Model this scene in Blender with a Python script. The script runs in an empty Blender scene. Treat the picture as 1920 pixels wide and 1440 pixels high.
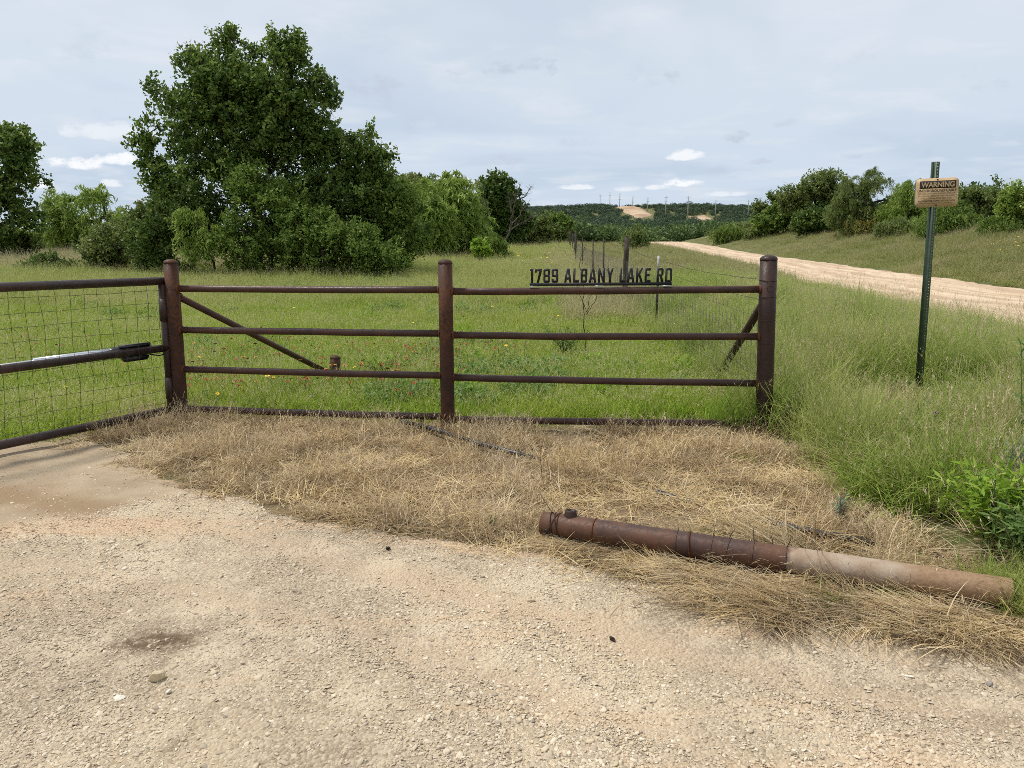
import bpy, bmesh, math
import numpy as np
from mathutils import Vector, Matrix

R = math.radians
S = bpy.context.scene
COL = S.collection
rng = np.random.default_rng(7)

# ------------------------------------------------------------------ camera
CAMH, PITCH, FPX = 1.55, R(9.84), 1442.0
cam = bpy.data.cameras.new('camera')
camo = bpy.data.objects.new('camera', cam)
COL.objects.link(camo)
camo.location = (0, 0, CAMH)
camo.rotation_euler = (R(90) - PITCH, 0, 0)
cam.sensor_width = 36
cam.lens = 36 * FPX / 1920
cam.clip_start = 0.05
cam.clip_end = 8000
S.camera = camo

# ------------------------------------------------------------------ light
SUN_AZ, SUN_EL = R(-78), R(62)          # azimuth from +Y towards +X
sun_dir = Vector((math.sin(SUN_AZ) * math.cos(SUN_EL), math.cos(SUN_AZ) * math.cos(SUN_EL), math.sin(SUN_EL)))
sl = bpy.data.lights.new('sun', 'SUN')
sl.energy = 3.3
sl.angle = R(8)
sl.color = (1.0, 0.95, 0.86)
so = bpy.data.objects.new('sun', sl)
COL.objects.link(so)
so.rotation_euler = sun_dir.to_track_quat('Z', 'Y').to_euler()
so.location = (-20, 30, 60)

S.view_settings.view_transform = 'Standard'
S.view_settings.look = 'None'
S.view_settings.exposure = 0.0
S.view_settings.gamma = 1.0
S.view_settings.use_curve_mapping = False
CY = S.cycles
CY.max_bounces = 4
CY.diffuse_bounces = 2
CY.glossy_bounces = 2
CY.transmission_bounces = 2
CY.transparent_max_bounces = 4
CY.caustics_reflective = False
CY.caustics_refractive = False
CY.use_adaptive_sampling = True
CY.adaptive_threshold = 0.03
CY.adaptive_min_samples = 32
CY.use_denoising = False
CY.pixel_filter_type = 'BLACKMAN_HARRIS'
CY.filter_width = 0.85


def ray(px, py):
    a, b = (px - 960) / FPX, (720 - py) / FPX
    cp, sp = math.cos(PITCH), math.sin(PITCH)
    return np.array([a, cp + b * sp, -sp + b * cp])


def at(px, py, Y):
    d = ray(px, py)
    return np.array([0, 0, CAMH]) + d * (Y / d[1])


def gp(px, py, z=0.0):
    d = ray(px, py)
    return np.array([0, 0, CAMH]) + d * ((z - CAMH) / d[2])


# ------------------------------------------------------------------ world: Nishita sky under a thin cloud veil
W = bpy.data.worlds.new('World')
S.world = W
W.use_nodes = True
wt = W.node_tree
wt.nodes.clear()


def wn(t, **k):
    n = wt.nodes.new(t)
    for a, b in k.items():
        setattr(n, a, b)
    return n


def wmath(op, a, b=None, c=None, clamp=False):
    n = wn('ShaderNodeMath', operation=op, use_clamp=clamp)
    for i, v in enumerate((a, b, c)):
        if v is None:
            continue
        if isinstance(v, (int, float)):
            n.inputs[i].default_value = v
        else:
            wt.links.new(v, n.inputs[i])
    return n.outputs[0]


def wmix(fac, a, b):
    n = wn('ShaderNodeMix', data_type='RGBA')
    for i, v in ((0, fac), (6, a), (7, b)):
        if isinstance(v, (int, float)):
            n.inputs[i].default_value = v
        elif isinstance(v, tuple):
            n.inputs[i].default_value = (*v, 1)
        else:
            wt.links.new(v, n.inputs[i])
    return n.outputs[2]


sky = wn('ShaderNodeTexSky', sky_type='NISHITA', sun_disc=False)
sky.sun_elevation = SUN_EL
sky.sun_rotation = SUN_AZ
tc = wn('ShaderNodeTexCoord')
sep = wn('ShaderNodeSeparateXYZ')
wt.links.new(tc.outputs['Generated'], sep.inputs[0])
az = wmath('ARCTAN2', sep.outputs[0], sep.outputs[1])
el = wmath('ARCSINE', sep.outputs[2])
# thin altostratus veil: planar projection on a cloud deck, so streaks shrink towards the horizon
zz = wmath('ADD', wmath('MAXIMUM', sep.outputs[2], 0.0), 0.10)
cx = wn('ShaderNodeCombineXYZ')
wt.links.new(wmath('DIVIDE', sep.outputs[0], zz), cx.inputs[0])
wt.links.new(wmath('DIVIDE', sep.outputs[1], zz), cx.inputs[1])


def wnoise(vec, scale, detail=5, rough=0.55, dist=0.0):
    n = wn('ShaderNodeTexNoise')
    n.inputs['Scale'].default_value = scale
    n.inputs['Detail'].default_value = detail
    n.inputs['Roughness'].default_value = rough
    n.inputs['Distortion'].default_value = dist
    wt.links.new(vec, n.inputs['Vector'])
    return n.outputs[0]


def wramp(v, lo, hi):
    n = wn('ShaderNodeMapRange', interpolation_type='SMOOTHSTEP')
    n.inputs[1].default_value = lo
    n.inputs[2].default_value = hi
    wt.links.new(v, n.inputs[0])
    return n.outputs[0]


deck = wnoise(cx.outputs[0], 0.55, 4, 0.5, 0.6)
deckf = wnoise(cx.outputs[0], 2.2, 5, 0.55, 0.4)
eramp = wramp(el, 0.0, 0.42)
veil_low, veil_high = (6.3, 7.3, 8.6), (7.9, 8.4, 9.0)
veil = wmix(eramp, veil_low, veil_high)
grey = wmix(eramp, (5.6, 6.7, 8.1), (6.6, 7.3, 8.3))
veil = wmix(wmath('MULTIPLY', wramp(deck, 0.44, 0.60), 1.0), veil, grey)
veil = wmix(wmath('MULTIPLY', wramp(deckf, 0.48, 0.70), 0.40), veil, (8.5, 8.8, 9.2))
colour = wmix(0.93, sky.outputs[0], veil)
# small cumulus and scud (azimuth, elevation): white ones sunlit, grey ones in the shade of the veil
ae = wn('ShaderNodeCombineXYZ')
wt.links.new(az, ae.inputs[0])
wt.links.new(wmath('MULTIPLY', el, 1.7), ae.inputs[1])
cn = wnoise(ae.outputs[0], 34, 8, 0.66)
cn2 = wnoise(ae.outputs[0], 9, 3, 0.5)
# generic scud all round the horizon
band = wmath('MULTIPLY', wramp(el, 0.03, 0.08), wmath('SUBTRACT', 1.0, wramp(el, 0.16, 0.30)))
gen = wmath('MULTIPLY', wramp(wmath('ADD', wmath('MULTIPLY', cn, 0.5), wmath('MULTIPLY', cn2, 0.75)), 0.70, 0.84), band)
colour = wmix(wmath('MULTIPLY', gen, 0.40), colour, (5.1, 5.9, 7.1))
CL = [(140, 304, 62, 17, 1), (228, 296, 56, 17, 1), (66, 342, 34, 16, 1), (210, 343, 26, 10, .7), (215, 243, 95, 28, .45),
      (860, 334, 34, 16, 1), (780, 330, 26, 16, .9), (1284, 340, 42, 12, 1), (1282, 288, 44, 15, .85), (1080, 350, 34, 7, .7),
      (1230, 350, 26, 7, .7), (1360, 362, 40, 8, .5), (1175, 352, 30, 9, .5),
      (705, 160, 70, 24, -.7), (1012, 126, 46, 20, -.8), (940, 127, 42, 15, -.7), (850, 134, 30, 13, -.5), (1262, 146, 34, 12, -.5),
      (1385, 255, 34, 12, -.7), (1420, 304, 44, 7, -.6), (1625, 290, 70, 9, -.6), (950, 303, 55, 10, -.5), (1475, 230, 28, 9, -.5),
      (1060, 268, 70, 9, -.35), (1898, 338, 34, 9, -.6)]
for (px, py, w, h, k) in CL:
    d = ray(px, py)
    d = d / np.linalg.norm(d)
    a0, e0 = math.atan2(d[0], d[1]), math.asin(d[2])
    w, h = w / FPX * math.cos(a0) ** 2, h / FPX * math.cos(a0)
    da = wmath('DIVIDE', wmath('SUBTRACT', az, a0), w)
    de = wmath('DIVIDE', wmath('SUBTRACT', el, e0 - (h * .35 if k > 0 else 0)), h)
    if k > 0:                                   # flat base
        de = wmath('MAXIMUM', de, wmath('MULTIPLY', de, -2.2))
    r2 = wmath('ADD', wmath('MULTIPLY', da, da), wmath('MULTIPLY', de, de))
    v = wmath('ADD', wmath('SUBTRACT', 0.95 if k > 0 else 0.75, r2), wmath('MULTIPLY', wmath('SUBTRACT', cn, 0.5), 4.6))
    f = wmath('MULTIPLY', wramp(v, 0.0, 0.95 if k > 0 else 1.25), min(1., abs(k) * (1 if k > 0 else 1.35)))
    colour = wmix(f, colour, (9.6, 9.8, 10.1) if k > 0 else (5.6, 6.3, 7.4))
bg = wn('ShaderNodeBackground')
bg.inputs[1].default_value = 0.1
wt.links.new(colour, bg.inputs[0])
wo = wn('ShaderNodeOutputWorld')
wt.links.new(bg.outputs[0], wo.inputs[0])
W.cycles.sampling_method = 'MANUAL'
W.cycles.sample_map_resolution = 512


# ------------------------------------------------------------------ helpers: noise, terrain
def vnoise(x, y, seed=0):
    x = np.asarray(x, float); y = np.asarray(y, float)
    xi = np.floor(x).astype(np.int64); yi = np.floor(y).astype(np.int64)
    xf = x - xi; yf = y - yi

    def h(i, j):
        n = (i * 374761393 + j * 668265263 + seed * 1442695041) & 0xFFFFFFFF
        n = ((n ^ (n >> 13)) * 1274126177) & 0xFFFFFFFF
        return ((n ^ (n >> 16)) & 0xFFFF) / 65535.0
    u = xf * xf * (3 - 2 * xf); v = yf * yf * (3 - 2 * yf)
    return (h(xi, yi) * (1 - u) + h(xi + 1, yi) * u) * (1 - v) + (h(xi, yi + 1) * (1 - u) + h(xi + 1, yi + 1) * u) * v


def fbm(x, y, seed=0, o=4):
    s, a, t = 0, 0.5, 0
    for k in range(o):
        s = s + a * vnoise(x * 2 ** k, y * 2 ** k, seed + k)
        t += a
        a *= 0.5
    return s / t


def sstep(x, a, b):
    t = np.clip((x - a) / (b - a), 0, 1)
    return t * t * (3 - 2 * t)


def road_c(y):
    y = np.asarray(y, float)
    return 8.75 + 0.18 * y - 0.0135 * np.clip(y - 55, 0, 140) ** 1.5


def road_z(y):
    return np.interp(y, [-60, 5, 20, 40, 70, 85, 100, 118, 135, 160, 260, 3000], [.05, .2, .3, .58, 1.05, 1.5, 2.15, 2.85, 2.6, .8, 2, 2])


RW = 3.15


def terrain(x, y):
    x = np.asarray(x, float); y = np.asarray(y, float)
    b = np.interp(y, [-80, 6, 10, 15, 26, 50, 75, 110, 160, 200, 300, 450, 600, 660, 800, 1600],
                  [0, 0, .05, .22, .65, 1.4, 1.95, 2.5, 2.6, 3.6, 8, 17, 32.5, 35, 34, 20])
    hill = sstep(y, 160, 330)
    ang = x / np.maximum(y, 1)
    hf = 0.35 + 0.65 * sstep(ang, -0.35, -0.02)
    b = b * (1 - hill) + hill * (b * hf + (fbm(x * .008, y * .008, 3) - .5) * 5)
    b = b + (fbm(x * .12, y * .12, 9) - .5) * .22 * sstep(y, 9, 25)
    # berm of the verge between fence and road
    b = b + 0.28 * sstep(x, 2.6, 4.6) * sstep(y, 3.2, 6.0) * (1 - sstep(y, 14, 28))
    c = road_c(y); rz = road_z(y)
    off = x - c
    rn = np.where(off > 0, 1 - sstep(y, 150, 210), 1 - sstep(y, 125, 150))
    right = np.where(y > 110, np.maximum(rz, 1.6 * sstep(off, RW, RW + 4)), rz) + 0.22 * np.clip(off - RW - .5, 0, 10) + 0.07 * np.clip(off - RW - 10.5, 0, 60)
    right = right + (fbm(x * .2, y * .2, 5) - .5) * .5 * sstep(off, RW + .6, RW + 3)
    k = np.where(off > 0, 1.0, 1 - sstep(-off, RW + .2, RW + 4.5)) * rn
    b = b * (1 - k) + np.where(off > 0, right, rz) * k
    b = b - 0.10 * rn * (1 - sstep(np.abs(off), RW - .3, RW + .25))
    return b


def inpoly(x, y, poly):
    x = np.asarray(x, float); y = np.asarray(y, float)
    r = np.zeros(x.shape, bool)
    n = len(poly)
    for i in range(n):
        x1, y1 = poly[i][:2]; x2, y2 = poly[(i + 1) % n][:2]
        c = ((y1 > y) != (y2 > y)) & (x < (x2 - x1) * (y - y1) / (y2 - y1 + 1e-12) + x1)
        r ^= c
    return r


def polydist(x, y, poly):
    """signed distance, positive inside"""
    x = np.asarray(x, float); y = np.asarray(y, float)
    d = np.full(x.shape, 1e9)
    n = len(poly)
    for i in range(n):
        ax, ay = poly[i][:2]; bx, by = poly[(i + 1) % n][:2]
        ex, ey = bx - ax, by - ay
        t = np.clip(((x - ax) * ex + (y - ay) * ey) / (ex * ex + ey * ey + 1e-12), 0, 1)
        d = np.minimum(d, np.hypot(x - ax - t * ex, y - ay - t * ey))
    return np.where(inpoly(x, y, poly), d, -d)


def hit(px, py, y0=3.0, y1=1500.0):
    """where the ray through a point of the photograph meets the terrain"""
    d = ray(px, py); ys = np.geomspace(y0, y1, 4000)
    p = np.array([0, 0, CAMH])[None] + d[None] * (ys / d[1])[:, None]
    g = terrain(p[:, 0], p[:, 1])
    i = np.argmax(p[:, 2] < g)
    return p[i]


# ------------------------------------------------------------------ helpers: meshes and objects
def newmesh(name, V, faces, mats=(), attrs=None, smooth=False, mi=None):
    """faces: list of int arrays (n,k)"""
    V = np.ascontiguousarray(V, dtype=np.float32)
    faces = [np.asarray(f, dtype=np.int32) for f in faces if len(f)]
    m = bpy.data.meshes.new(name)
    m.vertices.add(len(V))
    m.vertices.foreach_set('co', V.ravel())
    nl = sum(f.size for f in faces); nf = sum(len(f) for f in faces)
    m.loops.add(nl)
    m.polygons.add(nf)
    m.loops.foreach_set('vertex_index', np.concatenate([f.ravel() for f in faces]))
    tot = np.concatenate([np.full(len(f), f.shape[1], np.int32) for f in faces])
    st = np.concatenate([[0], np.cumsum(tot)[:-1]]).astype(np.int32)
    m.polygons.foreach_set('loop_start', st)
    m.polygons.foreach_set('loop_total', tot)
    if smooth:
        m.polygons.foreach_set('use_smooth', np.ones(nf, bool))
    if mi is not None:
        m.polygons.foreach_set('material_index', np.asarray(mi, np.int32))
    for k, (dom, arr) in (attrs or {}).items():
        a = m.attributes.new(k, 'FLOAT', dom)
        a.data.foreach_set('value', np.asarray(arr, np.float32))
    m.update(calc_edges=True)
    m.validate(verbose=False)
    for mt in (mats if isinstance(mats, (list, tuple)) else [mats]):
        m.materials.append(mt)
    return m


def tag(o, label=None, cat=None, group=None, kind=None):
    if label: o['label'] = label
    if cat: o['category'] = cat
    if group: o['group'] = group
    if kind: o['kind'] = kind
    return o


def link(name, mesh, parent=None, loc=(0, 0, 0)):
    o = bpy.data.objects.new(name, mesh)
    COL.objects.link(o)
    if parent is not None:
        o.parent = parent
    o.location = loc
    return o


def thing(name, label, cat, loc=(0, 0, 0), group=None):
    o = bpy.data.objects.new(name, None)
    COL.objects.link(o)
    o.empty_display_size = 0.1
    o.location = [float(v) for v in loc]
    o['origin_xyz'] = [float(v) for v in loc]
    return tag(o, label, cat, group)


def worldloc(o):
    p = Vector((0, 0, 0))
    while o is not None:
        p += o.location
        o = o.parent
    return np.array(p)


def part(name, VF, mat, parent, smooth=True, **kw):
    V, F = VF
    V = np.asarray(V, float) - worldloc(parent)
    return link(name, newmesh(name, V, F, mat, smooth=smooth, **kw), parent)


def solo(name, VF, mat, loc, smooth=True, **kw):
    V, F = VF
    V = np.asarray(V, float) - np.asarray(loc, float)
    return link(name, newmesh(name, V, F, mat, smooth=smooth, **kw), None, [float(c) for c in loc])


def join(parts):
    VV, FF, n = [], {}, 0
    for V, F in parts:
        V = np.asarray(V, float)
        VV.append(V)
        for f in F:
            f = np.asarray(f, np.int32)
            if len(f):
                FF.setdefault(f.shape[1], []).append(f + n)
        n += len(V)
    return np.concatenate(VV), [np.concatenate(v) for v in FF.values()]


def tube(P, r, n=12, caps=True):
    P = np.asarray(P, float)
    m = len(P)
    r = np.full(m, r, float) if np.isscalar(r) else np.asarray(r, float)
    T = np.gradient(P, axis=0) if m > 2 else np.repeat((P[1] - P[0])[None], 2, 0)
    T /= np.linalg.norm(T, axis=1)[:, None] + 1e-12
    u = np.cross(T[0], [0, 0, 1.0])
    if np.linalg.norm(u) < 1e-3:
        u = np.array([1.0, 0, 0])
    u /= np.linalg.norm(u)
    V = []
    ang = np.linspace(0, 2 * np.pi, n, endpoint=False)
    for i in range(m):
        u = u - T[i] * np.dot(u, T[i])
        u /= np.linalg.norm(u) + 1e-12
        v = np.cross(T[i], u)
        V.append(P[i] + r[i] * (np.cos(ang)[:, None] * u + np.sin(ang)[:, None] * v))
    V = np.concatenate(V)
    i, j = np.meshgrid(np.arange(m - 1), np.arange(n), indexing='ij')
    a = (i * n + j).ravel(); b = (i * n + (j + 1) % n).ravel()
    F = [np.stack([a, b, b + n, a + n], 1)]
    if caps:
        k = len(V)
        V = np.concatenate([V, P[:1], P[-1:]])
        j = np.arange(n)
        F.append(np.concatenate([np.stack([(j + 1) % n, j, np.full(n, k)], 1),
                                 np.stack([(m - 1) * n + j, (m - 1) * n + (j + 1) % n, np.full(n, k + 1)], 1)]))
    return V, F


def dome(c, ax, r, h, n=16):
    """weld cap on the end of a pipe: from the rim c up along ax"""
    t = np.linspace(0, 1, 7)[:-1]
    P = [c - ax * .004] + [c + ax * h * math.sin(a * math.pi / 2) for a in t] + [c + ax * h]
    rr = [r * 1.03] + [r * 1.03 * math.cos(a * math.pi / 2) ** .8 for a in t] + [r * .05]
    return tube(np.array(P), rr, n)


def box(c, s, rot=None, bev=0.0):
    bm = bmesh.new()
    bmesh.ops.create_cube(bm, size=1)
    for v in bm.verts:
        v.co = Vector((v.co.x * s[0], v.co.y * s[1], v.co.z * s[2]))
    if bev > 0:
        bmesh.ops.bevel(bm, geom=bm.edges[:], offset=bev, segments=2, affect='EDGES')
    V = np.array([v.co[:] for v in bm.verts])
    bm.verts.index_update()
    F = {}
    for f in bm.faces:
        F.setdefault(len(f.verts), []).append([v.index for v in f.verts])
    bm.free()
    if rot is not None:
        V = V @ np.asarray(rot).T
    return V + np.asarray(c), [np.array(v) for v in F.values()]


def unit(v):
    v = np.asarray(v, float)
    return v / (np.linalg.norm(v) + 1e-12)


# ------------------------------------------------------------------ materials
def nt(name):
    m = bpy.data.materials.new(name)
    m.use_nodes = True
    t = m.node_tree
    t.nodes.clear()
    out = t.nodes.new('ShaderNodeOutputMaterial')
    return m, t, out


class N:
    """small node-building helper"""
    def __init__(s, t): s.t = t
    def n(s, ty, **k):
        q = s.t.nodes.new(ty)
        for a, b in k.items(): setattr(q, a, b)
        return q
    def set(s, sock, v):
        if isinstance(v, (int, float)): sock.default_value = v
        elif isinstance(v, tuple): sock.default_value = (*v, 1) if len(v) == 3 and sock.type == 'RGBA' else v
        else: s.t.links.new(v, sock)
    def noise(s, scale, vec=None, detail=4, rough=.55, dist=0):
        q = s.n('ShaderNodeTexNoise')
        q.inputs['Scale'].default_value = scale; q.inputs['Detail'].default_value = detail
        q.inputs['Roughness'].default_value = rough; q.inputs['Distortion'].default_value = dist
        if vec is not None: s.t.links.new(vec, q.inputs['Vector'])
        return q.outputs[0]
    def pos(s): return s.n('ShaderNodeNewGeometry').outputs['Position']
    def obj(s): return s.n('ShaderNodeTexCoord').outputs['Object']
    def attr(s, name): return s.n('ShaderNodeAttribute', attribute_name=name).outputs['Fac']
    def mr(s, v, a, b, c=0., d=1.):
        q = s.n('ShaderNodeMapRange', interpolation_type='SMOOTHSTEP')
        for i, x in enumerate((v, a, b, c, d)): s.set(q.inputs[i], x)
        return q.outputs[0]
    def mix(s, f, a, b):
        q = s.n('ShaderNodeMix', data_type='RGBA')
        s.set(q.inputs[0], f); s.set(q.inputs[6], a); s.set(q.inputs[7], b)
        return q.outputs[2]
    def math(s, op, a, b=0., clamp=False):
        q = s.n('ShaderNodeMath', operation=op, use_clamp=clamp)
        s.set(q.inputs[0], a); s.set(q.inputs[1], b)
        return q.outputs[0]
    def ramp(s, v, stops):
        q = s.n('ShaderNodeValToRGB')
        e = q.color_ramp.elements
        while len(e) < len(stops): e.new(0.5)
        for i, (p, c) in enumerate(stops):
            e[i].position = p; e[i].color = (*c, 1)
        s.set(q.inputs[0], v)
        return q.outputs[0]
    def bump(s, h, strength, dist):
        q = s.n('ShaderNodeBump')
        q.inputs['Strength'].default_value = strength; q.inputs['Distance'].default_value = dist
        s.t.links.new(h, q.inputs['Height'])
        return q.outputs[0]
    def bsdf(s, out, col, rough=.8, metal=0., spec=.5, normal=None):
        q = s.n('ShaderNodeBsdfPrincipled')
        s.set(q.inputs['Base Color'], col); s.set(q.inputs['Roughness'], rough)
        s.set(q.inputs['Metallic'], metal); s.set(q.inputs['Specular IOR Level'], spec)
        if normal is not None: s.t.links.new(normal, q.inputs['Normal'])
        if out is not None: s.t.links.new(q.outputs[0], out.inputs[0])
        return q.outputs[0]
    def leafy(s, out, col, trans=.3, rough=.5, spec=.35):
        b = s.bsdf(None, col, rough, 0, spec)
        tr = s.n('ShaderNodeBsdfTranslucent')
        s.set(tr.inputs[0], col)
        mx = s.n('ShaderNodeMixShader')
        mx.inputs[0].default_value = trans
        s.t.links.new(b, mx.inputs[1]); s.t.links.new(tr.outputs[0], mx.inputs[2])
        s.t.links.new(mx.outputs[0], out.inputs[0])


def leaf_mat(name, dark, mid, light, trans=.3):
    m, t, out = nt(name); q = N(t)
    v = q.math('ADD', q.math('MULTIPLY', q.attr('v'), .55), q.math('MULTIPLY', q.attr('c'), .45))
    col = q.ramp(v, [(.15, dark), (.5, mid), (.88, light)])
    q.leafy(out, col, trans, .5, .22)
    return m


def grass_mat(name, cols, tip, tipamt=.6, trans=.3, patch=None, patch_scale=.35, seedcol=None):
    m, t, out = nt(name); q = N(t)
    oi = q.n('ShaderNodeObjectInfo')
    v = q.math('ADD', q.math('MULTIPLY', oi.outputs['Random'], .45), q.math('MULTIPLY', q.attr('v'), .55))
    k = len(cols)
    col = q.ramp(v, [(.1 + .8 * i / max(k - 1, 1), c) for i, c in enumerate(cols)])
    if patch is not None:
        pn = q.noise(patch_scale, oi.outputs['Location'], 3, .6)
        col = q.mix(q.mr(pn, .46, .66), col, q.mix(.25, patch, col))
    col = q.mix(q.math('MULTIPLY', q.mr(q.attr('t'), .45, 1.), tipamt), col, tip)
    if seedcol is not None:
        col = q.mix(q.attr('seed'), col, seedcol)
    df_ = q.n('ShaderNodeBsdfDiffuse'); q.set(df_.inputs[0], col)
    tr = q.n('ShaderNodeBsdfTranslucent'); q.set(tr.inputs[0], col)
    mx = q.n('ShaderNodeMixShader'); mx.inputs[0].default_value = trans
    t.links.new(df_.outputs[0], mx.inputs[1]); t.links.new(tr.outputs[0], mx.inputs[2]); t.links.new(mx.outputs[0], out.inputs[0])
    return m


def plain(name, col, rough=.6, metal=0., spec=.5, var=.0, scale=30):
    m, t, out = nt(name); q = N(t)
    c = col
    if var:
        f = q.noise(scale, q.pos(), 5, .6)
        c = q.mix(q.mr(f, .3, .7), tuple(x * (1 - var) for x in col), tuple(min(1, x * (1 + var)) for x in col))
    q.bsdf(out, c, rough, metal, spec)
    return m


def rust_mat(name, dark, mid, orange, rough=.55, amt=.5, bump=.25, spec=.3):
    m, t, out = nt(name); q = N(t)
    p = q.pos()
    a = q.noise(5.0, p, 6, .65); b = q.noise(38, p, 5, .6); c = q.noise(1.4, p, 3, .5)
    col = q.mix(q.mr(a, .35, .65), dark, mid)
    f = q.math('MULTIPLY', q.mr(q.math('ADD', q.math('MULTIPLY', b, .5), q.math('MULTIPLY', c, .5)), .46, .62), amt)
    col = q.mix(f, col, orange)
    mp = q.n('ShaderNodeMapping'); mp.inputs['Scale'].default_value = (60, 60, 4)
    t.links.new(p, mp.inputs[0])
    streak = q.noise(1.0, mp.outputs[0], 3, .6)
    col = q.mix(q.mr(streak, .55, .75, 0., .35), col, dark)
    rg = q.mr(b, .3, .7, rough - .12, rough + .15)
    q.bsdf(out, col, rg, 0.0, spec, q.bump(q.math('ADD', b, q.noise(180, p, 3, .6)), bump, .004))
    return m


M = {}
M['post'] = rust_mat('rusted_post_steel', (.026, .012, .008), (.056, .023, .013), (.130, .048, .017), .65, .75)
M['post2'] = rust_mat('purple_brown_post_steel', (.032, .017, .013), (.050, .026, .020), (.080, .034, .020), .5, .3)
M['rail'] = rust_mat('rail_steel', (.040, .022, .017), (.072, .036, .027), (.110, .045, .022), .42, .35, .2)
M['gate'] = rust_mat('gate_steel', (.030, .019, .016), (.055, .034, .028), (.085, .040, .025), .40, .3, .2)
M['weld'] = rust_mat('weld_rust', (.060, .020, .010), (.110, .038, .014), (.17, .058, .018), .8, .6)
M['wire'] = plain('rusty_wire', (.085, .055, .04), .6, .4, .5, .3)
M['net'] = plain('galvanised_netting', (.20, .19, .17), .6, .3, .5, .3)
M['gwire'] = plain('gate_mesh_wire', (.045, .042, .035), .6, .3, .5, .3)
M['black'] = plain('black_plastic', (.012, .012, .014), .35, 0, .5)
M['chrome'] = plain('bright_tube', (.75, .76, .78), .22, 1., .5)
M['letter'] = plain('black_paint', (.014, .014, .016), .5, 0, .4, .2)
M['tab'] = plain('bare_metal_tab', (.55, .56, .58), .4, .6)
M['green_paint'] = plain('green_post_paint', (.034, .062, .032), .45, .1, .5, .25, 20)
M['sign'] = plain('faded_tan_sign', (.57, .41, .23), .55, 0, .4, .08, 14)
M['signedge'] = plain('sign_back', (.20, .21, .20), .5, .5)
M['ink'] = plain('sign_ink', (.022, .014, .010), .6)
M['inkbrown'] = plain('faded_sign_ink', (.16, .085, .04), .7)
M['wood'] = plain('weathered_wood', (.065, .052, .042), .9, 0, .3, .35, 12)
M['tpost'] = plain('t_post_steel', (.045, .036, .030), .7, .2, .4, .35, 15)
M['tpostw'] = plain('t_post_white_tip', (.50, .50, .47), .7)
M['pole'] = plain('utility_pole', (.36, .35, .33), .8)
M['hose'] = plain('black_poly_pipe', (.018, .019, .022), .42, 0, .5, .3, 30)
M['bark'] = plain('bark', (.050, .040, .032), .95, 0, .2, .4, 9)
M['deadwood'] = plain('dead_wood', (.10, .085, .072), .95, 0, .2, .35, 9)
M['twig'] = plain('dry_weed_stalk', (.23, .19, .14), .9, 0, .2, .4, 20)
M['darkweed'] = plain('dark_weed_stalk', (.055, .042, .032), .9, 0, .2, .4, 20)
M['bone'] = plain('bleached_stalk', (.46, .42, .36), .9, 0, .2, .2, 20)

L_OAK = leaf_mat('oak_leaves', (.054, .098, .018), (.128, .205, .040), (.275, .350, .088), .40)
L_DARK = leaf_mat('dark_shrub_leaves', (.050, .090, .018), (.104, .168, .034), (.205, .275, .066), .36)
L_BUSH = leaf_mat('shrub_leaves', (.085, .142, .024), (.165, .250, .044), (.290, .370, .090), .40)
L_MESQ = leaf_mat('mesquite_leaves', (.145, .225, .036), (.275, .385, .074), (.430, .520, .145), .46)
L_OLIVE = leaf_mat('olive_tree_leaves', (.096, .138, .036), (.180, .236, .064), (.300, .350, .120), .42)
L_LIME = leaf_mat('lime_leaves', (.150, .265, .024), (.260, .410, .040), (.400, .520, .085), .44)
L_YEL = leaf_mat('yellowish_leaves', (.170, .185, .038), (.285, .275, .068), (.410, .365, .125), .38)
L_WOOD = leaf_mat('woodland_leaves', (.055, .095, .030), (.105, .165, .050), (.185, .250, .085), .30)
L_CEDAR_HAZE = leaf_mat('hazed_cedar_foliage', (.036, .064, .036), (.066, .106, .056), (.110, .158, .082), .22)  # cedar green, darkened and shifted to blue so the colour carries the distance haze
L_WEED = leaf_mat('weed_leaves', (.105, .190, .042), (.180, .295, .076), (.270, .380, .140), .40)
L_SAGE = leaf_mat('grey_green_leaves', (.120, .175, .110), (.210, .275, .180), (.330, .385, .275), .3)


# gravel, soil, road
def ground_mat():
    m, t, out = nt('pasture_soil'); q = N(t); p = q.pos()
    n1 = q.noise(.35, p, 5, .6); n2 = q.noise(6, p, 6, .65)
    green = q.mix(q.mr(n1, .35, .65), (.085, .115, .032), (.145, .150, .058))
    green = q.mix(q.mr(n2, .35, .7), green, (.170, .150, .075))
    dry = q.mix(q.mr(n2, .3, .7), (.150, .105, .060), (.270, .200, .120))
    dry = q.mix(q.mr(q.noise(40, p, 4, .7), .5, .75), dry, (.36, .275, .165))
    col = q.mix(q.attr('dry'), green, dry)
    q.bsdf(out, col, .95, 0, .15, q.bump(q.noise(25, p, 6, .7), .6, .05))
    return m


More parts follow.
